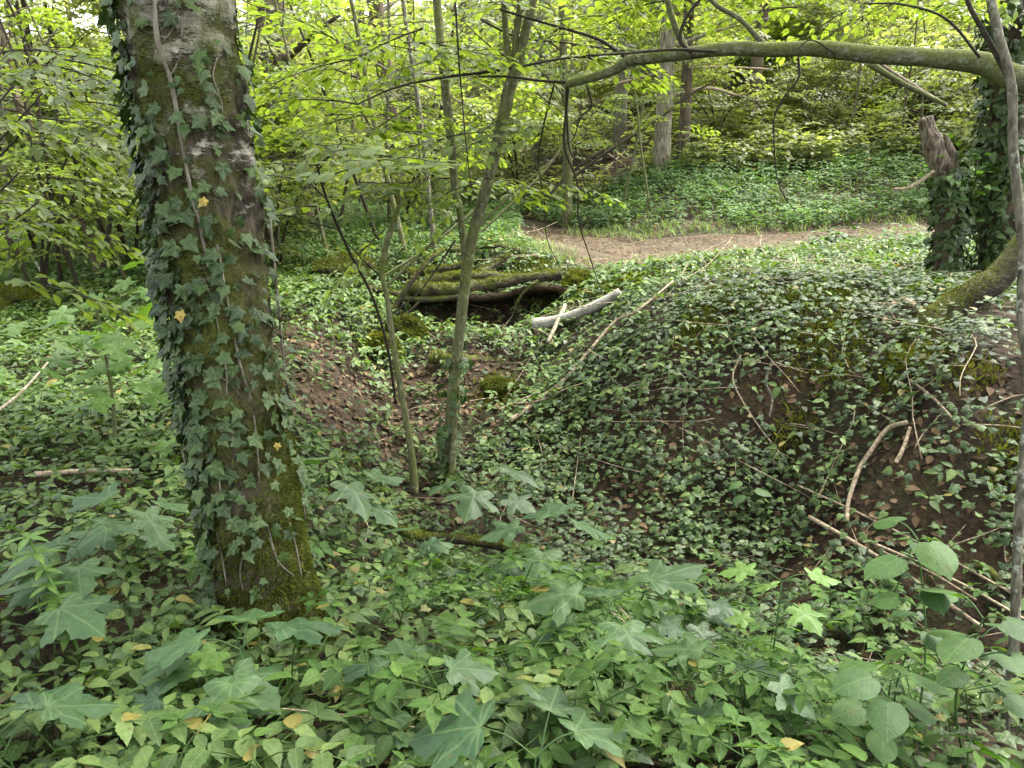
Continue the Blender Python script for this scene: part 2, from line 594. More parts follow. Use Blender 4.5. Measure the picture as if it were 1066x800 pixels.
# ------------------------------------------------------------------ materials
class NT:
    def __init__(self, name):
        self.m = bpy.data.materials.new(name)
        self.m.use_nodes = True
        self.t = self.m.node_tree
        self.t.nodes.clear()

    def n(self, typ, ins=None, **kw):
        nd = self.t.nodes.new(typ)
        for k, v in kw.items():
            setattr(nd, k, v)
        for k, v in (ins or {}).items():
            s = nd.inputs[k]
            if isinstance(v, bpy.types.NodeSocket):
                self.t.links.new(v, s)
            else:
                s.default_value = v
        return nd

    def math(self, op, a, b=0.0, c=None, clamp=False):
        ins = {0: a, 1: b}
        if c is not None:
            ins[2] = c
        return self.n('ShaderNodeMath', ins, operation=op, use_clamp=clamp).outputs[0]

    def mix(self, f, a, b, blend='MIX'):
        nd = self.n('ShaderNodeMix', data_type='RGBA', blend_type=blend)
        for s, v in ((nd.inputs[0], f), (nd.inputs[6], a), (nd.inputs[7], b)):
            if isinstance(v, bpy.types.NodeSocket):
                self.t.links.new(v, s)
            else:
                s.default_value = (v if s.type == 'VALUE' else (*v, 1.0)[:4]) if not np.isscalar(v) else v
        return nd.outputs[2]

    def ramp(self, f, stops):
        nd = self.n('ShaderNodeValToRGB', {0: f})
        e = nd.color_ramp.elements
        while len(e) < len(stops):
            e.new(0.5)
        for el, (p, c) in zip(e, stops):
            el.position = p
            el.color = (*c, 1.0) if len(c) == 3 else c
        return nd.outputs[0]

    def noise(self, vec, scale, detail=4.0, rough=.6):
        return self.n('ShaderNodeTexNoise', {'Vector': vec, 'Scale': scale, 'Detail': detail, 'Roughness': rough}).outputs[0]

    def map(self, v, a, b, c=0.0, d=1.0):
        return self.n('ShaderNodeMapRange', {0: v, 1: a, 2: b, 3: c, 4: d}).outputs[0]

    def scaled(self, vec, s):
        return self.n('ShaderNodeMapping', {'Vector': vec, 'Scale': s}).outputs[0]

    def out(self, sh):
        self.n('ShaderNodeOutputMaterial', {'Surface': sh})
        return self.m


def g3(v):
    return (v, v, v)


def leafmat(name, cols, rough=.45, trans=.35, veins=None, vein_amt=.35, spec=.5, tcol=(1.35, 1.5, .45), nscale=1.2, odd=None):
    N = NT(name)
    geo = N.n('ShaderNodeNewGeometry')
    rnd = geo.outputs['Random Per Island']
    pos = geo.outputs['Position']
    st = [(i / (len(cols) - 1) * .975, c) for i, c in enumerate(cols)]
    if odd:
        st += [(.986, odd), (1.0, odd)]
    col = N.ramp(rnd, st)
    big = N.map(N.noise(pos, nscale, 2.0), .3, .7, .68, 1.3)
    col = N.mix(1.0, col, N.n('ShaderNodeCombineColor', {0: big, 1: big, 2: big}).outputs[0], 'MULTIPLY')
    blot = N.map(N.noise(pos, 60.0, 3.0), .35, .7, .8, 1.15)
    col = N.mix(1.0, col, N.n('ShaderNodeCombineColor', {0: blot, 1: blot, 2: blot}).outputs[0], 'MULTIPLY')
    spot = N.map(N.noise(pos, 42.0, 2.0), .69, .73, 0, .65)
    col = N.mix(spot, col, (.11, .075, .025))
    bump_h = None
    if veins:
        uv = N.n('ShaderNodeUVMap').outputs[0]
        sp = N.n('ShaderNodeSeparateXYZ', {0: uv})
        x, y = sp.outputs[0], sp.outputs[1]
        if veins == 'pinnate':
            ax = N.math('ABSOLUTE', x)
            mid = N.math('LESS_THAN', ax, .014)
            fr = N.math('FRACT', N.math('MULTIPLY', N.math('SUBTRACT', y, N.math('MULTIPLY', ax, .75)), 8.0))
            sv = N.math('LESS_THAN', N.math('ABSOLUTE', N.math('SUBTRACT', fr, .5)), .07)
            v = N.math('MAXIMUM', mid, N.math('MULTIPLY', sv, .55))
        else:
            an = N.math('ARCTAN2', x, y)
            rr = N.math('SQRT', N.math('ADD', N.math('MULTIPLY', x, x), N.math('MULTIPLY', y, y)))
            v = None
            for a0 in (0.0, .78, -.78, 1.75, -1.75):
                dd = N.math('MULTIPLY', rr, N.math('ABSOLUTE', N.math('SINE', N.math('SUBTRACT', an, a0))))
                k = N.math('LESS_THAN', dd, .016)
                if abs(a0) < 1.7:
                    k = N.math('MULTIPLY', k, N.math('LESS_THAN', N.math('ABSOLUTE', N.math('SUBTRACT', an, a0)), 1.2))
                v = k if v is None else N.math('MAXIMUM', v, k)
        lt = N.mix(.6, col, (.30, .40, .16))
        col = N.mix(N.math('MULTIPLY', v, vein_amt), col, lt)
        bump_h = v
    p = N.n('ShaderNodeBsdfPrincipled', {'Base Color': col, 'Roughness': rough})
    p.inputs['Specular IOR Level'].default_value = spec
    bn = N.noise(pos, 130.0, 2.0)
    if bump_h is not None:
        bn = N.math('ADD', N.math('MULTIPLY', bump_h, -.6), bn)
    b = N.n('ShaderNodeBump', {'Height': bn, 'Strength': .35, 'Distance': .004})
    N.t.links.new(b.outputs[0], p.inputs['Normal'])
    tc = N.mix(1.0, col, tcol, 'MULTIPLY')
    tl = N.n('ShaderNodeBsdfTranslucent', {'Color': tc})
    ms = N.n('ShaderNodeMixShader', {0: trans, 1: p.outputs[0], 2: tl.outputs[0]})
    return N.out(ms.outputs[0])


def barkmat(name, dark, light, moss=(.07, .085, .012), moss_lo=.5, moss_hi=.7, fiss=(14, 14, 3), plates=None, bump=.6, lichen=0.0, up_moss=0.0, mscale=4.0):
    N = NT(name)
    co = N.n('ShaderNodeTexCoord').outputs['Object']
    f = N.noise(N.scaled(co, fiss), 3.0, 6.0, .65)
    col = N.ramp(f, [(.32, tuple(c * .35 for c in dark)), (.48, dark), (.72, light)])
    h = f
    if plates:
        pz0, pz1, pc = plates
        z = N.n('ShaderNodeSeparateXYZ', {0: co}).outputs[2]
        a = N.noise(N.scaled(co, (6, 6, 11)), 1.0, 5.0, .7)
        hz = N.map(z, pz0, pz1, -.20, .10)
        m = N.map(N.math('ADD', a, hz), .52, .58)
        fine = N.noise(N.scaled(co, (12, 12, 90)), 1.0, 3.0)
        pcol = N.mix(N.map(fine, .4, .65), pc, tuple(c * .5 for c in pc))
        col = N.mix(m, col, pcol)
        h = N.math('ADD', h, N.math('MULTIPLY', m, .5))
    if lichen:
        l = N.map(N.noise(co, 26.0, 4.0), .58, .66, 0, lichen)
        col = N.mix(l, col, (.33, .36, .28))
    mm = N.map(N.noise(co, mscale, 5.0, .7), moss_lo, moss_hi)
    if up_moss:
        nz = N.n('ShaderNodeSeparateXYZ', {0: N.n('ShaderNodeNewGeometry').outputs['Normal']}).outputs[2]
        mm = N.math('MULTIPLY', N.math('ADD', mm, N.map(nz, -.2, .7, -.2, up_moss)), 1.0, clamp=True)
    fine = N.noise(co, 90.0, 3.0)
    mc = N.mix(N.map(fine, .3, .7), tuple(c * .45 for c in moss), tuple(c * 1.35 for c in moss))
    col = N.mix(mm, col, mc)
    h = N.math('ADD', h, N.math('MULTIPLY', N.math('MULTIPLY', mm, fine), .6))
    p = N.n('ShaderNodeBsdfPrincipled', {'Base Color': col, 'Roughness': .9})
    p.inputs['Specular IOR Level'].default_value = .25
    b = N.n('ShaderNodeBump', {'Height': h, 'Strength': bump, 'Distance': .02})
    N.t.links.new(b.outputs[0], p.inputs['Normal'])
    return N.out(p.outputs[0])


def soilmat(name, stops, scale=3.0, moss=None, bump=.7):
    N = NT(name)
    pos = N.n('ShaderNodeNewGeometry').outputs['Position']
    a = N.noise(pos, scale, 8.0, .7)
    col = N.ramp(a, stops)
    fl = N.n('ShaderNodeTexVoronoi', {'Vector': pos, 'Scale': 38.0})
    fleck = N.map(N.n('ShaderNodeSeparateColor', {0: fl.outputs['Color']}).outputs[0], .1, .95, .55, 1.5)
    col = N.mix(.7, col, N.mix(1.0, col, N.n('ShaderNodeCombineColor', {0: fleck, 1: fleck, 2: fleck}).outputs[0], 'MULTIPLY'))
    if moss:
        mm = N.map(N.noise(pos, 1.1, 5.0, .7), .5, .68)
        col = N.mix(mm, col, moss)
    p = N.n('ShaderNodeBsdfPrincipled', {'Base Color': col, 'Roughness': .95})
    p.inputs['Specular IOR Level'].default_value = .2
    hh = N.math('ADD', N.noise(pos, 25.0, 6.0, .7), N.math('MULTIPLY', fl.outputs['Distance'], .5))
    b = N.n('ShaderNodeBump', {'Height': hh, 'Strength': bump, 'Distance': .03})
    N.t.links.new(b.outputs[0], p.inputs['Normal'])
    return N.out(p.outputs[0])


def mossmat(name, a, b):
    N = NT(name)
    geo = N.n('ShaderNodeNewGeometry')
    col = N.ramp(geo.outputs['Random Per Island'], [(0, a), (1, b)])
    big = N.map(N.noise(geo.outputs['Position'], 6.0, 3.0), .3, .7, .55, 1.4)
    col = N.mix(1.0, col, N.n('ShaderNodeCombineColor', {0: big, 1: big, 2: big}).outputs[0], 'MULTIPLY')
    p = N.n('ShaderNodeBsdfPrincipled', {'Base Color': col, 'Roughness': .9})
    p.inputs['Specular IOR Level'].default_value = .1
    tl = N.n('ShaderNodeBsdfTranslucent', {'Color': col})
    return N.out(N.n('ShaderNodeMixShader', {0: .3, 1: p.outputs[0], 2: tl.outputs[0]}).outputs[0])


M_IVY = leafmat('ivy_leaf', [(.020, .038, .011), (.036, .066, .017), (.062, .100, .026)], .48, .12, 'palm', .3, .28)
M_IVYG = leafmat('ground_ivy_leaf', [(.018, .038, .012), (.036, .068, .018), (.080, .130, .030)], .48, .2, 'palm', .35, .3, odd=(.16, .13, .04))
M_TRI = leafmat('bramble_leaf', [(.045, .082, .022), (.078, .130, .032), (.13, .19, .05)], .5, .3, 'pinnate', .3, .25, odd=(.20, .17, .04))
M_ELD = leafmat('ground_elder_leaf', [(.034, .080, .015), (.054, .114, .020), (.088, .160, .029)], .58, .35, 'pinnate', .3, .2, odd=(.20, .17, .04))
M_NET = leafmat('nettle_leaf', [(.055, .105, .034), (.080, .145, .046), (.115, .185, .06)], .6, .35, 'pinnate', .2, .2, odd=(.20, .17, .04))
M_SYC = leafmat('sycamore_leaf', [(.034, .076, .028), (.046, .096, .032), (.06, .118, .034)], .5, .3, 'palm', .25, .4, odd=(.20, .17, .04))
M_SYCY = leafmat('young_sycamore_leaf', [(.11, .21, .04), (.15, .26, .05)], .45, .4, 'palm', .4, .4)
M_HAZ = leafmat('hazel_leaf', [(.040, .088, .026), (.055, .112, .030), (.07, .135, .034)], .55, .35, 'pinnate', .25, .3)
M_BEECH = leafmat('sunlit_beech_leaf', [(.11, .16, .03), (.145, .205, .04), (.19, .255, .06)], .4, .55, 'pinnate', .2, .5, (1.4, 1.42, .5))
M_FARL = leafmat('far_leaf', [(.15, .185, .055), (.20, .235, .075), (.27, .30, .12)], .42, .6, None, 0, .5, (1.32, 1.36, .62), .5)  # distance haze put into the colour: paler, less saturated green
M_YEL = leafmat('yellowed_leaf', [(.30, .22, .03), (.42, .31, .05)], .5, .3, 'palm', .3, nscale=60.0)
M_DEAD = leafmat('dead_leaf', [(.035, .022, .012), (.075, .045, .024), (.17, .11, .06)], .8, .1, 'pinnate', .2, .2, (1, .8, .5))
M_GRASS = leafmat('grass_blade', [(.10, .17, .04), (.15, .23, .06), (.22, .28, .09)], .5, .35, None, 0, .4)
M_SOIL = soilmat('woodland_soil', [(.3, (.012, .008, .005)), (.5, (.030, .020, .011)), (.72, (.065, .042, .023))], 3.0, (.022, .030, .008))
M_PATH = soilmat('trodden_earth', [(.25, (.034, .025, .014)), (.48, (.070, .053, .031)), (.75, (.125, .10, .062))], 1.6, None, .9)
M_BIG = barkmat('ivy_tree_bark', (.040, .032, .020), (.13, .105, .07), (.070, .078, .012), .40, .58, (12, 12, 3.5), (1.0, 2.3, (.36, .34, .26)), 1.0)
M_MOSSY = barkmat('mossy_sapling_bark', (.085, .085, .04), (.20, .19, .11), (.10, .115, .025), .42, .62, (20, 20, 5), None, .5, .5)
M_LIMB = barkmat('mossy_limb_bark', (.10, .10, .055), (.22, .22, .14), (.105, .125, .028), .40, .66, (9, 22, 22), None, .5, .6, .5)
M_GREY = barkmat('grey_bark', (.10, .092, .062), (.22, .205, .15), (.09, .10, .03), .58, .75, (22, 22, 6), None, .5, .8)
M_BROWN = barkmat('brown_bark', (.080, .062, .042), (.18, .145, .10), (.08, .095, .02), .55, .75, (8, 8, 1.6), None, .9)
M_PALE = barkmat('flaky_pale_bark', (.16, .14, .10), (.36, .32, .25), (.10, .11, .03), .55, .75, (10, 10, 2), None, .9)
M_TWIG = barkmat('dark_twig_bark', (.030, .024, .015), (.07, .055, .035), (.05, .06, .015), .55, .8, (30, 30, 30), None, .3)
M_DRY = barkmat('dry_stick', (.26, .20, .13), (.50, .42, .30), (.16, .15, .05), .62, .8, (16, 16, 16), None, .4)
M_BIRCH = barkmat('birch_log_bark', (.26, .24, .20), (.46, .44, .38), (.10, .10, .04), .55, .75, (5, 26, 26), None, .4)
M_BROKEN = barkmat('broken_weathered_wood', (.13, .10, .075), (.42, .35, .28), (.06, .06, .02), .7, .9, (20, 20, 2.5), None, 1.0)
M_LOG = barkmat('mossy_log', (.036, .028, .019), (.10, .078, .052), (.075, .088, .012), .48, .60, (6, 18, 18), None, 1.0, 0, .45)
M_MOSS = mossmat('moss_tuft', (.075, .085, .008), (.15, .17, .018))
M_MOSSD = mossmat('dark_moss_tuft', (.055, .068, .009), (.115, .135, .018))

# ------------------------------------------------------------------ ground and path
ax = np.concatenate([np.arange(0, 5, .06), np.arange(5, 14, .16), np.arange(14, 40, .6), np.arange(40, 170, 6)])
gx = np.concatenate([-ax[:0:-1], ax])
gy = np.concatenate([np.arange(-12, 1, .5), np.arange(1, 9.5, .06), np.arange(9.5, 16, .1), np.arange(16, 40, .4), np.arange(40, 170, 5)])
X, Y = np.meshgrid(gx, gy)
Z = zt(X.ravel(), Y.ravel())
nx, ny = len(gx), len(gy)
i = (np.arange(ny - 1)[:, None] * nx + np.arange(nx - 1)[None]).ravel()
GT = np.vstack([np.stack([i, i + 1, i + nx + 1], 1), np.stack([i, i + nx + 1, i + nx], 1)])
ground = build('ground', (np.stack([X.ravel(), Y.ravel(), Z], 1), GT, np.stack([X.ravel(), Y.ravel()], 1)), M_SOIL)
tag(ground, kind='structure')

PL = catmull(PATHC, 400)
PD = norm(np.gradient(PL, axis=0))
PN = np.stack([-PD[:, 1], PD[:, 0]], 1)
cr = np.linspace(-1, 1, 15)
edge = 1.0 + .22 * fbm(np.stack([PL[:, 0] * 1.3, PL[:, 1] * 1.3, np.zeros(400)], 1), 3, 2)
wide = 1 + .65 * np.exp(-((PL[:, 0] - at(650, 266, 11)[0]) / 1.6) ** 2)
edge = edge * wide
PP = PL[:, None] + PN[:, None] * (cr[None] * edge[:, None])[..., None]
pz = zt(PP[..., 0].ravel(), PP[..., 1].ravel()).reshape(400, 15) + .035 - .07 * np.abs(cr)[None] ** 6
i = (np.arange(399)[:, None] * 15 + np.arange(14)[None]).ravel()
PT = np.vstack([np.stack([i, i + 1, i + 16], 1), np.stack([i, i + 16, i + 15], 1)])
tag(build('path', (np.dstack([PP, pz]).reshape(-1, 3), PT, PP.reshape(-1, 2)), M_PATH), kind='structure')


# ------------------------------------------------------------------ ground cover
def spots(y0, y1, dens, r=None):
    """random places on the part of the ground the photograph looks over"""
    r = r or rng
    w = 1.3 + .74 * y1
    n = int(dens * (y1 - y0) * 2 * w)
    y = r.uniform(y0, y1, n)
    x = r.uniform(-w, w, n)
    k = np.abs(x) < 1.3 + .74 * y
    x, y = x[k], y[k]
    return np.stack([x, y, zt(x, y)], 1)


def blobs(P, centres):
    m = np.zeros(len(P))
    for (c, rad) in centres:
        q = fbm(P * (2.2, 2.2, 0) + c[0], 2, 31) * .45
        d = np.hypot(P[:, 0] - c[0], P[:, 1] - c[1]) / rad + q
        m = np.maximum(m, np.clip(1.35 - d, 0, 1))
    return m


BARE = [(gp(440, 325), .35), (gp(480, 325), .4), (gp(520, 322), .4), (gp(560, 318), .35), (gp(470, 345), .4), (gp(520, 350), .4), (gp(330, 430), .6), (gp(365, 405), .5), (gp(480, 420), .5), (gp(500, 390), .5), (gp(470, 455), .4), (gp(440, 440), .45), (gp(400, 470), .4), (gp(440, 400), .3), (gp(540, 360), .3), (gp(510, 345), .3),
        (gp(925, 500), .28), (gp(905, 540), .25), (gp(640, 525), .22), (gp(655, 545), .2), (gp(1045, 410), .22), (gp(440, 530), .2), (gp(820, 425), .15),
        (gp(700, 465), .14), (gp(840, 600), .2), (gp(800, 650), .15), (gp(620, 185), 1.6), (gp(590, 175), 1.4)]
MOSSP = [(gp(950, 375), .22), (gp(860, 360), .3), (gp(820, 320), .3), (gp(1050, 480), .2), (gp(730, 350), .2), (gp(760, 310), .3), (gp(640, 300), .4), (gp(870, 310), .35), (gp(520, 410), .2),
         (gp(1010, 395), .15), (gp(600, 320), .25), (gp(820, 460), .12), (gp(560, 285), .35)]
TREE = gp(283, 663)


def keep_clear(P, d0=.95):
    d0 = np.where((P[:, 0] < at(540, 260, 11.5)[0]) & (d0 > .5), -1.0 + .0 * P[:, 0], d0 + .0 * P[:, 0])
    d0 = d0 + .7 * np.exp(-((P[:, 0] - at(650, 266, 11)[0]) / 1.6) ** 2) * (d0 > .5)
    return (path_dist(P[:, 0], P[:, 1]) > d0 + .25 * fbm(P * (1.5, 1.5, 0), 2, 77)) & (np.hypot(P[:, 0] - TREE[0], P[:, 1] - TREE[1]) > .24)


def cover(P, tmpls, size, tilt, lift, r=None, nmix=.8, droop=.2):
    r = r or rng
    gn = ground_normal(P[:, 0], P[:, 1])
    M = yaw_frames(len(P), tilt, gn * nmix, droop)
    P = P + np.stack([np.zeros(len(P)), np.zeros(len(P)), r.uniform(*lift, len(P))], 1) + gn * .01
    return scatter_variants(tmpls, P, M, r.uniform(size[0], size[1], len(P)))


def plants(P, tmpls, size, lean=.2, r=None):
    r = r or rng
    gn = ground_normal(P[:, 0], P[:, 1])
    h = r.uniform(0, 2 * np.pi, len(P))
    d = np.stack([np.cos(h), np.sin(h), np.zeros(len(P))], 1)
    up = norm(np.stack([r.normal(0, lean, len(P)), r.normal(0, lean, len(P)), np.ones(len(P))], 1) + gn * .5)
    z = up
    y = norm(d - (d * z).sum(1, keepdims=True) * z)
    M = np.stack([np.cross(y, z), y, z], -1)
    return scatter_variants(tmpls, P, M, r.uniform(size[0], size[1], len(P)))


# ivy carpet, thick on the bank to the right of the gully
P = spots(1.2, 10.5, 1500)
bank = 1 / (1 + np.exp(-(P[:, 0] - (.15 - .02 * P[:, 1]) - .25 * fbm(P * .8, 2, 3)) * 4))
dens = .30 + .70 * bank
dens *= .16 + .84 * np.clip(.62 + 2.0 * fbm(P * (1.9, 1.9, 0), 3, 21), 0, 1)
dens *= (1 - .93 * blobs(P, BARE)) * (1 - .75 * blobs(P, MOSSP))
P = P[(rng.random(len(P)) < dens) & keep_clear(P)]
near = P[:, 1] < 6.5
geo = cover(P[near], L_IVYG, (.022, .060), .65, (.01, .17)) + cover(P[~near], [leaf_low(.4, .1, .06), leaf_low(.36, .2, .1)], (.035, .07), .5, (.01, .08))
tag(build('ground_ivy', geo, M_IVYG), 'dark glossy ivy carpet covering the bank and the floor of the gully', 'ivy', kind='stuff')

# bramble-like leaves over the left slope and the bank crest
P = spots(1.3, 12, 420)
left = 1 / (1 + np.exp((P[:, 0] + .25) * 3))
crest = np.clip((P[:, 1] - 5.2) / 1.5, 0, 1)
dens = np.clip(.13 + .8 * left + .45 * crest, 0, 1) * np.clip(.75 + 1.2 * fbm(P * (1.1, 1.1, 0), 3, 41), .08 + .4 * left, 1)
dens *= 1 - .97 * blobs(P, BARE)
P = P[(rng.random(len(P)) < dens) & keep_clear(P, 1.0)]
tag(build('bramble_undergrowth', plants(P, T_TRI, (.4, .9), .3), M_TRI), 'low three leaved undergrowth spreading over the left slope', 'undergrowth', kind='stuff')

# light green ground elder in the foreground
P = spots(1.3, 5.2, 170)
dens = np.clip(1.1 - np.abs(P[:, 0] - .25) / 1.5, .08, 1) * np.clip((4.3 - P[:, 1]) / 1.2, 0.05, 1) * np.clip(.62 + 1.9 * fbm(P * (1.5, 1.5, 0), 3, 51), .10, 1)
P = P[(rng.random(len(P)) < dens) & keep_clear(P)]
tag(build('ground_elder_undergrowth', plants(P, T_ELD + T_PIN + T_TRI[:2], (.45, 1.05), .35), M_ELD), 'bright ground elder filling the foreground', 'undergrowth', kind='stuff')

# nettle-like mass on the far side
P = spots(9, 17, 110)
far = path_dist(P[:, 0], P[:, 1])
beyond = P[:, 1] > 11.8
dens = np.where(beyond, 1.0, .35) * np.clip(.8 + 1.2 * fbm(P * (.7, .7, 0), 3, 61), .15, 1) * (1 - .95 * blobs(P, BARE))
P = P[(rng.random(len(P)) < dens) & keep_clear(P, 1.1)]
tag(build('nettle_undergrowth', plants(P, T_NETLOW, (.45, 1.0), .25), M_NET), 'knee high nettles covering the slope beyond the path', 'undergrowth', kind='stuff')
P = np.vstack([spots(16, 42, 20), spots(16, 27, 26)])
dens = np.clip(.75 + 1.3 * fbm(P * (.4, .4, 0), 3, 62), .15, 1) * (1 - .95 * blobs(P, BARE))
P = P[(rng.random(len(P)) < dens) & keep_clear(P, 1.1)]
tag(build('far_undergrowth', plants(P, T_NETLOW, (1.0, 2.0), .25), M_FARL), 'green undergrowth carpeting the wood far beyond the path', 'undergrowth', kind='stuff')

# grass along the path
P = spots(8.5, 14, 420)
pdist = path_dist(P[:, 0], P[:, 1])
pdist = pdist - .65 * np.exp(-((P[:, 0] - at(650, 266, 11)[0]) / 1.6) ** 2)
dens = np.exp(-((pdist - 1.15) / .42) ** 2) * np.clip(.5 + 1.3 * fbm(P * (.8, .8, 0), 2, 71), 0, 1) * np.where(P[:, 1] < 11.2, 1, .3)
P = P[rng.random(len(P)) < dens]
tag(build('verge_grass', plants(P, T_GRASS, (.5, 1.0), .2), M_GRASS), 'short pale grass along the near edge of the path', 'grass', kind='stuff')

# dead leaves
P = spots(1.3, 9.5, 420)
dens = .10 + .8 * blobs(P, [(c, r_ * 1.35) for c, r_ in BARE])
P = P[(rng.random(len(P)) < dens) & keep_clear(P, 0)]
tag(build('leaf_litter', cover(P, L_OV, (.03, .075), .6, (.0, .02)), M_DEAD), 'brown dead leaves lying in the gully and on bare soil', 'leaf litter', kind='stuff')
P = spots(8, 14, 200)
pdist = path_dist(P[:, 0], P[:, 1])
P = P[(pdist < 1.6) & (rng.random(len(P)) < .45 + .5 * (P[:, 1] > 11.3))]
P[:, 2] += .03
tag(build('path_litter', cover(P, [leaf_low()], (.03, .06), .4, (.0, .02)), M_DEAD), 'scattered dead leaves on the trodden earth path', 'leaf litter', kind='stuff')


# moss
def moss_geo(P, N, L=(.012, .03), r=None):
    r = r or rng
    d = norm(N + r.normal(0, .55, P.shape))
    t = (np.array([(-.16, 0, 0), (.16, 0, 0), (0, 1, 0)]), np.array([(0, 1, 2)]), np.array([(0, 0), (.1, 0), (0, 1.)]))
    M = frames(d, r.normal(0, 1, P.shape))
    return inst(t, P, M, r.uniform(L[0], L[1], len(P)))


P = spots(3.0, 11, 3600)
P = P[(rng.random(len(P)) < blobs(P, MOSSP) * 1.2)]
if len(P):
    gn = ground_normal(P[:, 0], P[:, 1])
    P[:, 2] += .035 * np.clip(blobs(P, MOSSP), 0, 1)
    tag(build('moss_patches', moss_geo(P, gn, (.03, .065)), M_MOSS), 'yellow green moss cushions between the ivy on the bank', 'moss', kind='stuff')

# thin dead twigs lying everywhere
T_TW = []
for k in range(6):
    q = np.cumsum(np.vstack([[0, 0, 0], tr.normal(0, .05, (4, 3)) + (0, .2, 0)]), 0) * (1, 1, .4)
    g = [tube(q, [.004, .0015], 4, 9)]
    g.append(tube([q[2], q[2] + (.12 * (-1) ** k, .1, .04)], [.0025, .001], 3, 4))
    T_TW.append(merge(g))
P = spots(1.6, 11, 7)
P = P[keep_clear(P, .6) & (P[:, 0] > rng.normal(-.3, .5, len(P)))]
gn = ground_normal(P[:, 0], P[:, 1])
M = yaw_frames(len(P), .35, gn)
P[:, 2] += rng.uniform(.02, .12, len(P))
tag(build('twig_litter', scatter_variants(T_TW, P, M, rng.uniform(.5, 1.3, len(P))), M_DRY), 'thin pale dead twigs strewn through the ivy', 'twigs', kind='stuff')


# ------------------------------------------------------------------ the big ivy tree on the left
def ivy_on(path, rad, n, size, r, th_w=None, zrange=(0, 1), out=(.005, .05), shapes=L_IVY):
    """ivy leaves hung on a trunk; path is an (m,3) polyline, rad the radii along it"""
    m = len(path)
    D = norm(np.gradient(path, axis=0))
    t = r.uniform(zrange[0], zrange[1], n)
    th = r.uniform(0, 2 * np.pi, n)
    keep = np.ones(n, bool) if th_w is None else r.random(n) < th_w(t, th)
    t, th = t[keep], th[keep]
    k = np.clip((t * (m - 1)).astype(int), 0, m - 1)
    C0, d0, r0 = path[k], D[k], rad[k]
    e1 = norm(np.cross(np.tile((0., 1., 0.), (len(k), 1)), d0))
    e2 = np.cross(e1, d0)                      # e1 = +x, e2 about -y or +y
    e2 = np.where((e2[:, 1:2] > 0), e2, -e2)
    N0 = e1 * np.cos(th)[:, None] + e2 * np.sin(th)[:, None]
    P = C0 + N0 * (r0 + r.uniform(out[0], out[1], len(k)))[:, None]
    side = np.cross(N0, d0)
    dn = -d0 * r.uniform(.3, 1, len(k))[:, None] + side * r.normal(0, .8, len(k))[:, None] + N0 * r.uniform(-.05, .7, len(k))[:, None]
    nn = N0 + np.array([0, 0, .6]) + r.normal(0, .45, N0.shape)
    return P, frames(dn, nn), r.uniform(size[0], size[1], len(k))


br = np.random.default_rng(21)
b0 = gp(283, 663)
yb = b0[1]
top = at(183, 0, yb + .05)
axis = norm(top - b0)
big = thing('ivy_covered_tree', 'large tree trunk clad in ivy with peeling pale bark, filling the left side', 'tree', b0)
tp = np.array([b0 - axis * .25, b0, b0 + axis * .55 + (.008, 0, 0), b0 + axis * 1.1 + (-.008, 0, 0), b0 + axis * 1.7, top, top + axis * 1.2, top + axis * 3.2 + (.1, .1, 0), top + axis * 5.5 + (.2, .3, 0)])
n_t = 520
TPATH = catmull(tp, n_t)
hh = np.linspace(0, 1, n_t)
arc = np.concatenate([[0], np.cumsum(np.linalg.norm(np.diff(TPATH, axis=0), axis=1))]) - .25
TRAD = np.interp(arc, [-.3, 0, .15, .4, .9, 1.6, 2.3, 4, 8], np.array([.255, .225, .19, .172, .166, .170, .168, .15, .05]) * yb / 2.75 * .95)


def big_flare(t, th):
    a = arc[(t * (n_t - 1)).astype(int)] if t.size > 1 else arc[0]
    return 1 + np.exp(-np.maximum(a, 0) / .16) * (.16 * np.cos(3 * th + .6) + .08 * np.cos(5 * th + 2))


tv, tt, tu = tube(tp, TRAD, 150, n_t, 0, flare=big_flare)
dirn = tv - np.vstack([np.repeat(TPATH, 150, 0), TPATH[:1], TPATH[-1:]])
dn = norm(dirn)
Q = tv * (16, 16, 4.5)
ridge = 1 - np.abs(fbm(Q, 4, 8)) * 2.2
lump = fbm(tv * (3.5, 3.5, 2), 3, 14)
plate = np.clip(fbm(tv * (9, 9, 16), 3, 15) * 4, -1, 1)
tv = tv + dn * (.014 * ridge + .016 * lump + .007 * plate)[:, None]
# a dark burr on the right edge
burr = at(262, 168, yb - .02)
w_ = np.exp(-(np.linalg.norm(tv - burr, axis=1) / .035) ** 2)
tv = tv + dn * (w_ * .04)[:, None]
build('trunk', (tv, tt, tu), M_BIG, big)
cP, cD = [], []  # limbs and crown above the view, added to shade the foreground
for k, (a, hgt, ln) in enumerate(((.4, 3.7, 2.2), (4.6, 4.3, 2.4), (5.4, 4.7, 2.8), (1.7, 5.4, 1.8), (0.0, 6.2, 2.2), (4.9, 6.4, 2.2))):
    q0 = TPATH[np.argmin(np.abs(arc - hgt))]
    d = np.array([math.cos(a), math.sin(a), .45])
    build('limb', tube([q0, q0 + d * ln * .5 + (0, 0, .1), q0 + d * ln], [.05, .03, .012], 8, 14, .1), M_BIG, big)
    for j in range(34):
        u = br.uniform(.25, 1.05)
        cP.append(q0 + d * ln * u + br.normal(0, .28, 3))
        cb = a + br.normal(0, 1.1)
        cD.append((math.cos(cb), math.sin(cb), br.normal(0, .12)))
lv, wd = sprays(np.array(cP), np.array(cD), br.uniform(.6, 1.0, len(cP)), SPR_FAR, .25, br)
crown = build('crown', lv, M_BEECH, big)
build('twigs', wd, M_TWIG, crown)


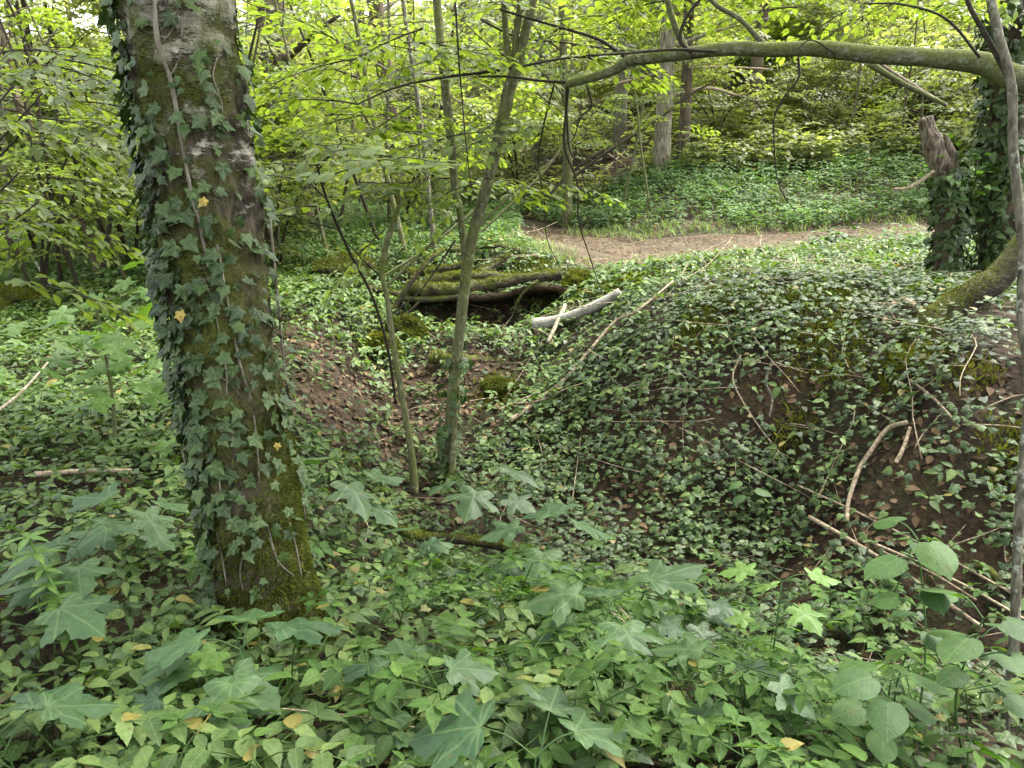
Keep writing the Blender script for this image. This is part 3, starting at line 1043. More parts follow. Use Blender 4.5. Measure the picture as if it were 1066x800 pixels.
def w_big(t, th):
    z = arc[(t * (n_t - 1)).astype(int)]
    leftness = np.cos(th - math.pi)
    front = -np.sin(th)
    w = .13 + .7 * np.clip(leftness, 0, 1) ** 2 + .03 * np.clip(-leftness, 0, 1)
    mid = np.exp(-((z - 1.15) / .42) ** 2)
    w = w + .6 * mid * np.clip(.4 + front, 0, 1) * np.clip(.6 - np.cos(th) * .8, 0.1, 1)
    w = np.where(z < .5, w * np.clip((z - .06) / .5, 0, 1), w)
    return np.clip(w * (.45 + .9 * (front > -.3)), 0, 1)


zr = (np.argmin(np.abs(arc - .05)) / n_t, np.argmin(np.abs(arc - 3.0)) / n_t)
Pi, Mi, Si = ivy_on(TPATH, TRAD + .004, 5200, (.022, .064), br, w_big, zr)
ivy = build('ivy', scatter_variants(L_IVY, Pi, Mi, Si), M_IVY, big)
for (pts, rr_) in (
    ([(160, 0), (165, 45), (178, 85), (186, 128), (193, 170), (200, 205), (208, 235), (214, 265)], .0085),
    ([(186, 5), (180, 30), (168, 45)], .003),
    ([(190, 20), (188, 55), (180, 75), (172, 80)], .0035),
    ([(226, 255), (234, 300), (240, 330), (250, 380), (262, 420), (268, 470), (272, 520), (282, 560), (290, 590)], .005),
    ([(212, 290), (222, 320), (230, 355), (236, 395), (234, 440), (228, 480), (230, 520)], .004),
    ([(252, 545), (254, 570), (250, 595), (253, 615)], .005),
    ([(190, 470), (206, 530), (216, 580), (228, 640)], .004),
    ([(226, 555), (233, 590), (238, 625)], .0045),
    ([(280, 560), (290, 585), (306, 600)], .004),
    ([(300, 540), (308, 570), (314, 600)], .005),
    ([(226, 60), (222, 80), (230, 105), (232, 118)], .003),
    ([(170, 405), (190, 393), (215, 390), (238, 398), (252, 415)], .0025),
    ([(184, 100), (182, 115), (186, 135)], .002),
    ([(280, 220), (288, 300), (296, 380), (308, 470), (318, 540)], .006),
):
    pp = []
    for (px, py) in pts:
        d = ray(px, py)
        # meet the bark on the camera's side
        s = np.linspace(yb - .35, yb + .1, 90) / d[1]
        L_ = CAM + d * s[:, None]
        kk = np.clip(np.searchsorted(TPATH[:, 2], L_[:, 2]), 0, n_t - 1)
        dist = np.linalg.norm(L_[:, :2] - TPATH[kk][:, :2], axis=1) - TRAD[kk] - .016
        j = np.argmax(dist < 0) if (dist < 0).any() else np.argmin(dist)
        pp.append(L_[j])
    build('stem', tube(pp, [rr_, rr_ * .6], 6, len(pp) * 6, .3, 30, 4), M_PALE, ivy)
for (px, py, s) in ((214, 208, .036), (187, 325, .042), (289, 462, .026)):
    p = at(px, py, yb - TRAD[200] - .03)
    build('yellow_leaf', inst(L_IVY[br.integers(3)], np.array([p]), frames(np.array([(br.normal(0, .6), -.4, -1)]), np.array([(br.normal(0, .5), -1, .9)])), np.array([s])), M_YEL, ivy)
# moss fur on the lower trunk and right flank
r_ = br
n = 80000
t = r_.uniform(.0, .36, n)
th = r_.uniform(0, math.pi * 2, n)
k = (t * (n_t - 1)).astype(int)
z = arc[k]
kk = k * 150 + ((th % (2 * np.pi)) / (2 * np.pi) * 150).astype(int) % 150
Pm, Nm = tv[kk], dn[kk]
mm = fbm(Pm * 4.2, 3, 91)
right = np.clip(Nm[:, 0] * 1.1, 0, 1)
w = np.clip(np.clip(1.1 - z / 1.0, 0, 1) + .75 * right * np.clip(1.7 - z, 0, 1) + mm * 1.2 - .25, 0, 1)
sel = (r_.random(n) < w) & (Nm[:, 1] < .5)
build('moss', moss_geo(Pm[sel] + Nm[sel] * -.002 + r_.normal(0, .004, (sel.sum(), 3)), Nm[sel] + (0, 0, -.3), (.008, .024)), M_MOSSD, big, smooth=False)


# ------------------------------------------------------------------ saplings
def stem_path(pix, Y0, dY=0.0, ground=True):
    n = len(pix)
    out = []
    for j, (px, py) in enumerate(pix):
        out.append(at(px, py, Y0 + dY * j / max(n - 1, 1)))
    return np.array(out)


def leafy(parent, attach, tmpl, mat, tw_mat, L, r, up=.1, name='foliage', tilt=.25):
    P = np.array([a[0] for a in attach])
    D = np.array([a[1] for a in attach], float)
    S = r.uniform(L[0], L[1], len(P))
    lv, wd = sprays(P, D, S, tmpl, tilt, r)
    o = build(name, lv, mat, parent)
    build('twigs', wd, tw_mat, o)
    return o


sr = np.random.default_rng(5)
sb = gp(463, 502)
SY = sb[1]
sap = thing('mossy_sapling', 'slender mossy multi stemmed sapling forking above the gully in the middle', 'tree', sb)
main = stem_path([(462, 508), (468, 440), (478, 350), (489, 260), (505, 200), (520, 140), (531, 90), (540, 66)], SY)
build('stem', tube(main, np.array([.048, .037, .037, .037, .037, .041, .040, .036]), 14, 90, .22, 12, 3), M_MOSSY, sap)
f0 = main[-1]
for px_, r0, r1 in ((((539, 72), (548, 30), (555, 0), (562, -60), (575, -140)), .034, .018), (((538, 72), (537, 40), (541, 5), (540, -60), (530, -150)), .024, .014), (((536, 76), (528, 50), (525, 10), (522, -50), (505, -140)), .024, .014)):
    build('fork', tube(stem_path(px_, SY), [r0, r1], 10, 40, .2, 12), M_MOSSY, sap)
second = stem_path([(470, 500), (474, 430), (480, 350), (485, 290), (480, 230), (473, 190), (467, 120), (460, 60), (455, 0), (448, -80), (440, -170)], SY - .12, .9)
build('stem', tube(second, [.026, .022, .022, .024, .024, .028, .032, .032, .03, .026, .02], 12, 90, .2, 12, 6), M_MOSSY, sap)
third = stem_path([(432, 515), (428, 470), (418, 410), (408, 350), (403, 310), (398, 285), (402, 255), (412, 225), (418, 205)], SY - .35, .3)
build('stem', tube(third, [.028, .024, .022, .02, .017, .016, .02, .018, .010], 10, 70, .2, 14, 8), M_MOSSY, sap)
for px_, r0, dd in ((((400, 300), (420, 282), (440, 262), (470, 235), (500, 208)), .012, .3), (((404, 320), (396, 290), (375, 268), (355, 245)), .008, -.3),
                    (((474, 250), (440, 300), (405, 330)), .008, -.2), (((495, 240), (530, 205), (560, 180), (582, 160)), .012, .4),
                    (((541, 70), (500, 76), (455, 82), (410, 92), (370, 110)), .011, -.3), (((540, 70), (580, 62), (620, 58), (660, 56)), .009, .2), (((540, 68), (510, 48), (490, 30), (470, 10)), .006, .2)):
    build('branch', tube(stem_path(px_, SY, dd), [r0, r0 * .4], 7, 30, .15, 16), M_TWIG if r0 < .0115 else M_MOSSY, sap)
att = []
for px, py, dx in ((400, 95, -1), (380, 120, -1), (430, 110, -1), (450, 170, -.6), (430, 190, -.8), (470, 60, -1), (510, 50, -.5), (575, 60, 1), (610, 60, 1), (550, 20, .6), (530, 10, -.4), (400, 240, -.5), (440, 30, -1), (380, 60, -.7), (500, 20, .3)):
    att.append((at(px, py, SY + sr.uniform(-.3, .6)), (dx + sr.normal(0, .3), sr.normal(-.2, .6), sr.normal(0, .2))))
for k in range(26):
    att.append((at(sr.uniform(360, 640), sr.uniform(5, 200), SY + sr.uniform(-.5, .9)), (sr.normal(0, 1), sr.normal(-.1, .6), sr.normal(0, .15))))
for k in range(110):  # unseen sprays overhead, added to darken the gully
    att.append((np.array((sr.uniform(-1.6, 2.2), sr.uniform(4.0, 7.4), sr.uniform(4.4, 6.6))), (sr.normal(0, 1), sr.normal(0, 1), sr.normal(0, .12))))
leafy(sap, att, SPR_NEAR, M_BEECH, M_TWIG, (.35, .7), sr, name='crown')
Ps, Ms, Ss = ivy_on(catmull(main[:5], 80), np.full(80, .055), 130, (.04, .075), sr, None, (0, .45), (.0, .05))
build('ivy', scatter_variants(L_IVY, Ps, Ms, Ss), M_IVY, sap)

# dark forked hazel seedling left of it
hb = gp(412, 420)
hz = thing('dark_hazel_shoot', 'thin dark shoot with side twigs and broad leaves left of the mossy sapling', 'shrub', hb)
HY = hb[1] - .1
hp = stem_path([(412, 420), (404, 365), (388, 310), (365, 265), (347, 225), (336, 195), (330, 172)], HY, -1.6)
build('stem', tube(hp, [.013, .011, .010, .006], 7, 50, .15, 20), M_TWIG, hz)
for px_, k in ((((336, 192), (352, 180), (385, 172), (410, 160)), 5), (((331, 172), (345, 160), (358, 145)), 6), (((350, 238), (325, 232), (300, 222)), 4), (((330, 172), (310, 172), (285, 170)), 6), (((342, 210), (320, 190), (300, 185)), 5)):
    yy = hp[k][1]
    build('twig', tube(stem_path(px_, yy, -.3), [.006, .003], 5, 14), M_TWIG, hz)
att = []
for px, py, dx in ((290, 150, -1), (310, 165, -1), (300, 185, -1), (285, 195, -1), (330, 150, .4), (350, 140, .6), (380, 160, 1), (400, 165, 1), (305, 225, -1), (340, 120, .2), (300, 130, -.6), (370, 190, .7), (280, 120, -.4), (330, 215, -.8)):
    att.append((at(px, py, hp[-1][1] + sr.uniform(-.3, .35)), (dx + sr.normal(0, .3), sr.normal(-.3, .5), sr.normal(.02, .12))))
leafy(hz, att, SPR_HAZEL, M_BEECH, M_TWIG, (.3, .5), sr, name='foliage')

# grey pole sapling at the right edge
gb = at(1036, 830, 2.0)
gb[2] = zt(gb[0:1], gb[1:2])[0]
gs = thing('grey_sapling_trunk', 'thin grey lichen spotted sapling stem along the right edge', 'tree', gb)
gpth = np.vstack([gb[None], stem_path([(1040, 800), (1054, 690), (1060, 560), (1066, 470), (1071, 400), (1063, 330), (1064, 260), (1055, 160), (1053, 90), (1038, 30), (1030, -10), (1015, -90), (1000, -200)], 2.1, .5)])
build('stem', tube(gpth, [.016, .015, .014, .012, .0115, .013, .013, .012, .010], 12, 160, .15, 20, 2), M_GREY, gs)
build('branch', tube(stem_path([(1050, 80), (1040, 62), (1025, 35), (1010, 8), (995, -30)], 2.45, .1), [.009, .006], 7, 24, .15, 20), M_TWIG, gs)

# ------------------------------------------------------------------ ivy tree at the right and its long mossy limb
ib = gp(1042, 292)
IY = ib[1]
it = thing('ivy_tree', 'tree behind the right edge wrapped in dark ivy, sending out a long level mossy limb', 'tree', ib)
ip = np.vstack([ib - (0, 0, .2), stem_path([(1042, 292), (1044, 230), (1046, 160), (1050, 90), (1052, 20), (1054, -80), (1056, -300)], IY)])
build('trunk', tube(ip, [.24, .19, .15, .14, .14, .13, .12], 24, 120, .15, 5, 4), M_BROWN, it)
ipd = catmull(ip, 100)
Ps, Ms, Ss = ivy_on(ipd, np.full(100, .16), 1700, (.05, .095), sr, lambda t, th: np.where(np.cos(th) < .5, 1, .3) * np.where(t < .18, .3, 1), (.1, .75), (0, .09))
build('ivy', scatter_variants(L_IVYG, Ps, Ms, Ss), M_IVY, it)
lp = np.vstack([ipd[60][None] * 1.0, stem_path([(1090, 92), (1050, 78), (1020, 66), (960, 60), (900, 56), (850, 51), (800, 52), (760, 51), (715, 56), (680, 60), (655, 64), (638, 74), (612, 82), (590, 88)], 4.6, .7)])
lp[0] = at(1125, 118, 4.55)
LIMB = catmull(lp, 200)
ob = at(1170, 430, 4.5)
ob[2] = zt(ob[0:1], ob[1:2])[0]
lt = thing('leaning_limb_tree', 'long level mossy limb reaching in from the right across the top', 'tree', ob)
it['label'] = 'ivy wrapped tree standing behind the long mossy limb at the right'
build('trunk', tube([ob - (0, 0, .2), ob + (0, 0, .5), ob * .4 + at(1165, 180, 4.5) * .6, at(1140, 130, 4.5), at(1150, 40, 4.6), at(1180, -160, 4.8)], [.2, .15, .13, .12, .09, .06], 20, 80, .15, 5, 4), M_LIMB, lt)
build('limb', tube(lp, [.072, .07, .066, .056, .05, .047, .043, .041, .037, .035, .036, .032, .031, .029, .026], 18, 220, .14, 7, 9), M_LIMB, lt)
for px_, Y0, r0 in ((((590, 86), (560, 84), (530, 80), (498, 80)), 5.3, .010), (((655, 64), (640, 52), (620, 40), (570, 25), (520, 10)), 5.2, .012), (((715, 54), (700, 20), (690, -20), (670, -80)), 5.1, .022),
                    (((745, 54), (700, 52), (650, 56), (610, 58)), 4.9, .010), (((800, 52), (770, 20), (740, 0), (700, -60)), 4.95, .017), (((720, 56), (708, 40), (720, 10), (760, -30)), 5.0, .013),
                    (((870, 56), (845, 42), (830, 52)), 4.8, .005), (((905, 66), (930, 82), (955, 95), (982, 108)), 5.4, .022), (((1020, 60), (985, 20), (940, 5), (900, 4)), 4.6, .008)):
    build('branch', tube(stem_path(px_, Y0), [r0, r0 * .55], 8, 30, .15, 14), M_LIMB if r0 > .014 else M_TWIG, lt)
att = []
for k in range(46):
    px = sr.uniform(560, 1080)
    py = sr.uniform(-80, 14) if px > 690 else sr.uniform(-40, 40)
    att.append((at(px, py, 5.9 + sr.uniform(-.5, 1.2)), (sr.normal(-.5, .6), sr.normal(.3, .5), sr.normal(.0, .12))))
for k in range(150):  # extra leafy twigs out of view, added for shade over the foreground
    att.append((np.array((sr.uniform(.8, 4.2), sr.uniform(2.6, 6.2), sr.uniform(4.3, 6.3))), (sr.normal(0, 1), sr.normal(0, 1), sr.normal(0, .12))))
leafy(lt, att, SPR_NEAR, M_BEECH, M_TWIG, (.4, .75), sr, name='crown')


# hanging vines and dead twigs
def hanging(name, label, cat, pix, Y, r0, mat, dY=0.0, sides=7, group=None):
    P = stem_path(pix, Y, dY)
    o = build(name, tube(P + sr.normal(0, .012, P.shape), [r0, r0 * .8, r0 * .6, r0 * .3], sides, len(pix) * 7, .3, 25, 3), mat)
    return tag(o, label, cat, group)


hanging('hanging_vine', 'dark S shaped vine dangling from the level mossy limb', 'vine', [(834, 58), (830, 82), (815, 100), (806, 122), (805, 145), (808, 178), (818, 205), (832, 225)], 4.95, .0075, M_TWIG)
hanging('hanging_twig', 'long thin twig hanging down below the tip of the mossy limb', 'twig', [(592, 85), (588, 120), (592, 150), (604, 190), (600, 230), (614, 265), (628, 305)], 5.4, .010, M_TWIG, .4)
hanging('hanging_twig', 'wavy dark twig dangling beside the longest hanging twig', 'twig', [(585, 90), (588, 130), (598, 155), (606, 185), (606, 215)], 5.6, .008, M_TWIG, .3)
hanging('hanging_twig', 'faint bowed twig looping under the limb tip', 'twig', [(612, 84), (614, 110), (606, 125), (598, 140), (592, 150)], 5.5, .007, M_TWIG)
hanging('hanging_twig', 'slender twig dropping from the fork towards the pale fallen log', 'twig', [(575, 90), (565, 130), (560, 165), (566, 210), (572, 250), (584, 285)], 5.5, .007, M_TWIG, .5)
hanging('hanging_twig', 'straight dark upright twig between the two tall sapling stems', 'twig', [(476, 10), (478, 60), (480, 110), (486, 150), (490, 190), (494, 205)], 4.6, .006, M_TWIG, .2)
hanging('slanting_twig', 'bare dark twig slanting up to the top in the middle of the wood', 'twig', [(500, 20), (540, 38), (590, 45), (640, 52), (700, 56)], 5.6, .008, M_TWIG)

# ------------------------------------------------------------------ broken ivy stump, leaning mossy trunk
b = gp(985, 296)
st = thing('ivy_stump', 'broken dead stump clad in ivy with a bare splintered top', 'stump', b)
SYm = b[1]
pth = np.vstack([b - (0, 0, .15), stem_path([(984, 296), (986, 240), (988, 195), (982, 170)], SYm)])
build('trunk', tube(pth, [.15, .125, .10, .095, .09], 20, 50, .15, 6, 4), M_BROWN, st)
sp_ = stem_path([(984, 185), (976, 165), (968, 143), (962, 124)], SYm)


def splinter(t, th):
    return 1 - np.clip(t - .55, 0, 1) * (.9 + .9 * np.sin(th * 3 + 1) + .5 * np.sin(7 * th))


build('splintered_top', tube(sp_, [.08, .085, .075, .06], 26, 40, .25, 12, 5, flare=splinter), M_BROKEN, st)
build('shard', tube(stem_path([(993, 180), (990, 160), (985, 142)], SYm - .03), [.05, .045, .012], 10, 20, .3, 14, 7), M_BROKEN, st)
Ps, Ms, Ss = ivy_on(catmull(pth, 80), np.full(80, .115), 1100, (.045, .085), sr, lambda t, th: .35 + .65 * (np.cos(th) > -.6), (.02, .92), (0, .06))
build('ivy', scatter_variants(L_IVYG, Ps, Ms, Ss), M_IVY, st)
Pt = at(996, 188, SYm)
Ps = Pt + sr.normal(0, .13, (160, 3))
build('foliage', scatter_variants(L_OV, Ps, yaw_frames(160, .5), sr.uniform(.06, .11, 160)), M_ELD, st)
build('dead_twig', tube(stem_path([(972, 178), (960, 188), (945, 196), (929, 197)], SYm - .1), [.014, .018, .008], 7, 20, .2, 12), M_DRY, st)

b = gp(958, 348)
ln = thing('mossy_leaning_trunk', 'dark leaning trunk with a cap of bright moss on the bank at the right edge', 'tree', b)
LY = b[1]
lpth = np.vstack([b + (-.05, 0, -.12), stem_path([(968, 340), (990, 322), (1015, 306), (1038, 290), (1060, 262), (1085, 225), (1120, 170), (1160, 60), (1190, -100)], LY, .3)])
lg = tube(lpth, [.13, .10, .095, .09, .085, .08, .075, .07, .06], 26, 110, .18, 7, 6)
build('trunk', lg, M_LOG, ln)


def fur(parent, geo, r, n, L=(.015, .035), top=.25, mat=M_MOSS, keep=None, name='moss'):
    V, T, U = geo
    A, B, C_ = V[T[:, 0]], V[T[:, 1]], V[T[:, 2]]
    cr_ = np.cross(B - A, C_ - A)
    ar = np.linalg.norm(cr_, axis=1)
    k = r.choice(len(T), n, p=ar / ar.sum())
    u, v = r.random(n), r.random(n)
    f = u + v > 1
    u[f], v[f] = 1 - u[f], 1 - v[f]
    P = A[k] + (B - A)[k] * u[:, None] + (C_ - A)[k] * v[:, None]
    N_ = norm(cr_[k])
    w = np.clip(N_[:, 2] - top + .9 * fbm(P * 5, 3, 13), 0, 1) * 1.6
    if keep is not None:
        w = w * keep(P)
    s = r.random(n) < w
    if s.sum() < 10:
        return None
    return build(name, moss_geo(P[s], N_[s], L, r), mat, parent, smooth=False)


fur(ln, lg, sr, 12000, (.012, .03), .15, keep=lambda P: np.clip((at(1075, 300, LY)[0] - P[:, 0]) * 2, .15, 1))
build('root', tube([gp(918, 345, .0), gp(925, 330, .05), gp(940, 322, .06), gp(962, 335, .05)], [.016, .018, .02, .03], 8, 24, .15, 14), M_DRY, ln)
r0_ = gp(1058, 640, .04)
build('root', tube([gp(1010, 605, .02), gp(1025, 612, .07), gp(1045, 628, .06), gp(1075, 640, .03)], [.012, .02, .024, .02], 9, 24, .25, 14), M_LOG, ln)

# ------------------------------------------------------------------ logs and sticks on the ground
def stick(name, label, cat, pix, r0, r1, mat, lift=.03, sides=9, rough=.15, side=(), group=None, straight=False, furn=0):
    P = np.array([gp(px, py, lift) for px, py in pix])
    if straight:
        t = np.linspace(0, 1, len(P))[:, None]
        P = P[0] + (P[-1] - P[0]) * t + np.array([0, 0, 1]) * np.sin(np.pi * t) * .02
    root = thing(name, label, cat, P[0] - (0, 0, lift), group)
    g = tube(P, [r0, r1], sides, len(P) * 10, rough, 12, len(label))
    build('stem', g, mat, root)
    for q, rr in side:
        build('side_twig', tube(np.array([gp(px, py, lift + .02) for px, py in q]), [rr, rr * .5], 6, 14, .1), mat, root)
    if furn:
        fur(root, g, sr, furn, (.012, .03), .15)
    return root


stick('birch_log', 'white fallen birch log lying on the gully edge below the path', 'log', [(556, 352), (580, 348), (612, 336), (645, 319)], .058, .042, M_BIRCH, .12, 16, .08)
stick('birch_stick', 'short pale stick leaning against the white birch log', 'stick', [(570, 376), (580, 352), (588, 334)], .017, .022, M_PALE, .15, 10, .1)
stick('long_fallen_branch', 'long pale fallen branch lying down the bank into the gully', 'branch', [(531, 456), (560, 434), (590, 410), (612, 384), (640, 352), (662, 342), (700, 308)], .018, .010, M_DRY, .12, 9, .15,
      side=(([(536, 440), (562, 436), (590, 426), (612, 418)], .009), ([(520, 447), (540, 436), (562, 428)], .008), ([(612, 384), (632, 395)], .006)))
stick('bark_stick', 'short reddish stick lying in the gully below the mossy log', 'stick', [(500, 350), (515, 364), (530, 378)], .016, .012, M_BROWN, .06, 8)
stick('curved_root', 'bare curved pale root hanging over brown soil on the bank', 'root', [(880, 556), (882, 535), (892, 508), (905, 482), (922, 465), (942, 458)], .012, .014, M_DRY, .07, 9, .12)
stick('root_stub', 'short pale root beside the bare curved root', 'root', [(930, 502), (938, 482), (945, 464)], .013, .010, M_DRY, .06, 8, .12)
stick('pale_pole', 'thickest pale stick in the tangle of poles at lower right', 'stick', [(840, 562), (880, 584), (925, 612), (975, 652), (1016, 682)], .013, .009, M_DRY, .13, 8, .1, straight=True)
stick('pale_pole', 'thin straight pole reaching highest up the bank at lower right', 'stick', [(828, 530), (900, 572), (960, 602), (1050, 652)], .007, .006, M_DRY, .15, 7, .1, straight=True)
stick('pale_pole', 'thin pale pole lying between the thick stick and the upper pole', 'stick', [(905, 600), (950, 622), (1000, 648), (1062, 682)], .007, .006, M_DRY, .16, 7, .1, straight=True)
stick('pale_pole', 'short lower pole crossing under the thickest pale stick', 'stick', [(915, 612), (960, 634), (1010, 662)], .005, .005, M_DRY, .17, 6, .1, straight=True)
stick('pale_pole', 'slanting stick poking out of the ivy above the bare soil', 'stick', [(945, 412), (970, 440), (996, 462)], .009, .007, M_DRY, .07, 7, .1, straight=True)
stick('thin_bramble_stem', 'thin arched stem trailing down the bank from a tangle of roots', 'bramble stem', [(770, 385), (762, 405), (772, 430), (790, 460), (805, 485), (818, 500)], .006, .005, M_DRY, .07, 6, .1)
stick('thin_bramble_stem', 'short crooked root standing in the ivy at mid bank', 'bramble stem', [(803, 390), (796, 410), (802, 432), (800, 446)], .012, .008, M_GREY, .06, 7, .15)
stick('thin_bramble_stem', 'pale upright twig near the foot of the bank', 'bramble stem', [(604, 470), (600, 500), (594, 545)], .006, .004, M_DRY, .08, 6, .1)
stick('thin_bramble_stem', 'thin twig lying across the ivy right of the gully', 'bramble stem', [(556, 500), (580, 482), (592, 462)], .005, .004, M_DRY, .07, 6, .1)
stick('thin_bramble_stem', 'fine twig running across the lower middle of the bank', 'bramble stem', [(735, 495), (760, 478), (785, 463)], .006, .004, M_GREY, .08, 6, .1)
stick('mossy_fallen_log', 'thin fallen log in the foreground with a mossy end', 'log', [(362, 553), (395, 570), (430, 588), (475, 592), (520, 598), (548, 612), (578, 626)], .020, .032, M_LOG, .18, 10, .12, furn=3500)
stick('fallen_branch', 'bare stick leaning on the slope at the left edge', 'branch', [(0, 466), (25, 442), (48, 412), (74, 380)], .011, .007, M_PALE, .2, 8, .1)
stick('fallen_branch', 'pale fallen stick lying flat on the left slope', 'branch', [(40, 520), (90, 516), (140, 514)], .014, .012, M_DRY, .12, 8, .1)
stick('fallen_branch', 'small grey stick poking from leaves below the big tree', 'branch', [(256, 764), (270, 778), (284, 790)], .006, .005, M_GREY, .12, 6, .1)
stick('fallen_branch', 'white twig in the undergrowth at far left', 'branch', [(40, 292), (48, 305), (56, 316)], .014, .010, M_BIRCH, .2, 7, .1)
for q, lb in (([(642, 676), (668, 720), (698, 782)], 'longest dry straw stalk in the lower middle'), ([(632, 684), (672, 735), (706, 775)], 'dry straw stalk crossing the longest one'), ([(648, 736), (664, 770), (672, 790)], 'shortest dry straw stalk in the lower middle')):
    stick('straw_stalk', lb, 'straw', q, .003, .0025, M_DRY, .2, 5, .1, straight=True)

# the earth lip that overhangs the hollow at the head of the gully
nu, nv = 70, 24
uu, vv = np.meshgrid(np.linspace(0, 1, nu), np.linspace(0, 1, nv))
pa = np.array([at(px, py, 8.25) for px, py in ((404, 318), (430, 303), (470, 306), (520, 303), (560, 295), (600, 297))])
front = catmull(pa, nu)
yv = front[None, :, 1] + .12 * fbm(np.stack([front[:, 0] * 3, front[:, 1] * 0, front[:, 0] * 0], 1), 2, 6)[None] * (1 - vv) + vv * 1.1
xv = np.repeat(front[None, :, 0], nv, 0)
gz = zt(xv.ravel(), yv.ravel()).reshape(nv, nu)
tz = np.maximum(front[None, :, 2] * (1 - vv) + (gz + .01) * vv, gz * vv) + .03 * fbm(np.stack([xv.ravel() * 4, yv.ravel() * 4, xv.ravel() * 0], 1), 3, 4).reshape(nv, nu)
tz = tz - .06 * (1 - np.clip(np.minimum(uu, 1 - uu) / .12, 0, 1))
topv = np.stack([xv, yv, tz], -1).reshape(-1, 3)
botv = topv - np.array([0, 0, 1]) * (.05 + .10 * vv.ravel()[:, None] + .03 * np.abs(fbm(topv * 6, 2, 3))[:, None])
i = (np.arange(nv - 1)[:, None] * nu + np.arange(nu - 1)[None]).ravel()
qt = np.vstack([np.stack([i, i + 1, i + nu + 1], 1), np.stack([i, i + nu + 1, i + nu], 1)])
j = np.arange(nu - 1)
nn_ = nu * nv
ft = np.vstack([np.stack([j, nn_ + j, nn_ + j + 1], 1), np.stack([j, nn_ + j + 1, j + 1], 1)])
tag(build('earth_ledge', (np.vstack([topv, botv]), np.vstack([qt, qt[:, ::-1] + nn_, ft]), np.vstack([topv, botv])[:, :2]), M_SOIL), kind='structure')
k = rng.choice(len(topv), 900)
Pq = topv[k] + rng.normal(0, .02, (900, 3)) * (1, 1, .3) + (0, 0, .02)
tag(build('ledge_ivy', scatter_variants(L_IVYG, Pq, yaw_frames(900, .55), rng.uniform(.03, .07, 900)), M_IVYG), 'ivy growing on the earth lip over the dark hollow', 'ivy', kind='stuff')

# mossy logs over the dark hollow
lgr = np.random.default_rng(8)
lt_ = []
for k, (pix, Y0, dY, r0, r1, lb, fn) in enumerate((
    ([(428, 298), (470, 301), (520, 297), (582, 286)], 8.2, .2, .075, .06, 'longest moss topped log lying over the dark hollow', 5000),
    ([(444, 290), (490, 287), (535, 291)], 8.5, .1, .05, .065, 'mossy log behind the longest one over the hollow', 4000),
    ([(498, 285), (512, 278), (528, 266)], 8.6, .2, .04, .022, 'stubby broken mossy branch on top of the logs', 1500),
    ([(400, 332), (425, 292), (450, 270), (462, 262)], 8.0, .3, .028, .02, 'slim mossy branch propped on the left end of the logs', 1200),
    ([(410, 285), (440, 280), (490, 276)], 8.8, .1, .045, .035, 'thin mossy log at the back of the heap', 3000),
    ([(448, 372), (485, 377), (528, 380)], 7.1, .0, .06, .05, 'rotten brown log lying at the head of the gully', 1500),
    ([(415, 310), (455, 312), (500, 308)], 8.1, .1, .035, .028, 'dark bare log under the longest mossy one', 400),
    ([(385, 300), (430, 306), (470, 296)], 8.3, .2, .035, .02, 'short dark log jutting left from the heap', 1200),
    ([(560, 292), (545, 305), (535, 325)], 8.2, .0, .02, .015, 'broken stick sloping down under the right end of the logs', 200),
    ([(470, 262), (520, 258), (560, 270)], 9.2, .1, .03, .02, 'thin mossy branch lying behind the log heap', 1200),
    ([(400, 345), (430, 322), (452, 300)], 8.0, .2, .015, .01, 'thin dark stick leaning up to the log heap', 100))):
    P = stem_path(pix, Y0, dY) + lgr.normal(0, .015, (len(pix), 3))
    root = thing('mossy_log', lb, 'log', P[0])
    g = tube(P, [r0, r1], 18, 70, .4, 9, 20 + k)
    build('stem', g, M_LOG, root)
    fur(root, g, lgr, fn, (.015, .035), .35)


def lump(name, label, cat, px, py, rad, mat, furmat, n=9000, squash=.8, off=.3):
    c = gp(px, py)
    th, ph = np.meshgrid(np.linspace(0, 2 * np.pi, 36, endpoint=False), np.linspace(.02, np.pi - .02, 24))
    d = np.stack([np.cos(th) * np.sin(ph), np.sin(th) * np.sin(ph), np.cos(ph)], -1).reshape(-1, 3)
    V = c + (0, 0, rad * off) + d * rad * (1 + .65 * fbm(d * 1.9 + c, 4, 6))[:, None] * (1.15, 1, squash)
    i = np.arange(23)[:, None] * 36
    j = np.arange(36)[None]
    j2 = (j + 1) % 36
    q = np.stack([i + j, i + 36 + j, i + 36 + j2, i + j2], -1).reshape(-1, 4)
    T = np.vstack([q[:, [0, 1, 2]], q[:, [0, 2, 3]]])
    root = thing(name, label, cat, c)
    g = (V, T, d[:, :2] * 1.0)
    build('stub', g, mat, root)
    fur(root, g, sr, n, (.02, .05), -.35, furmat)
    return root


lump('mossy_stump', 'low rotten stump covered with moss left of the sapling stems', 'stump', 424, 352, .17, M_LOG, M_MOSSD)
lump('mossy_stump', 'rounded mossy stump with a fern like tuft below the log heap', 'stump', 396, 372, .15, M_LOG, M_MOSS)
lump('mossy_stump', 'small mossy stump at the end of the longest log beside the path', 'stump', 605, 300, .16, M_LOG, M_MOSS, 6000)
lump('mossy_stump', 'tiny moss hump on the gully floor', 'stump', 520, 412, .11, M_LOG, M_MOSSD, 4000)
lump('mossy_stump', 'flat mossy hump on the far left slope', 'stump', 14, 322, .28, M_LOG, M_MOSS, 7000, .5)
lump('mossy_stump', 'wide mossy hump left of the log heap', 'stump', 360, 290, .3, M_LOG, M_MOSSD, 7000, .6)

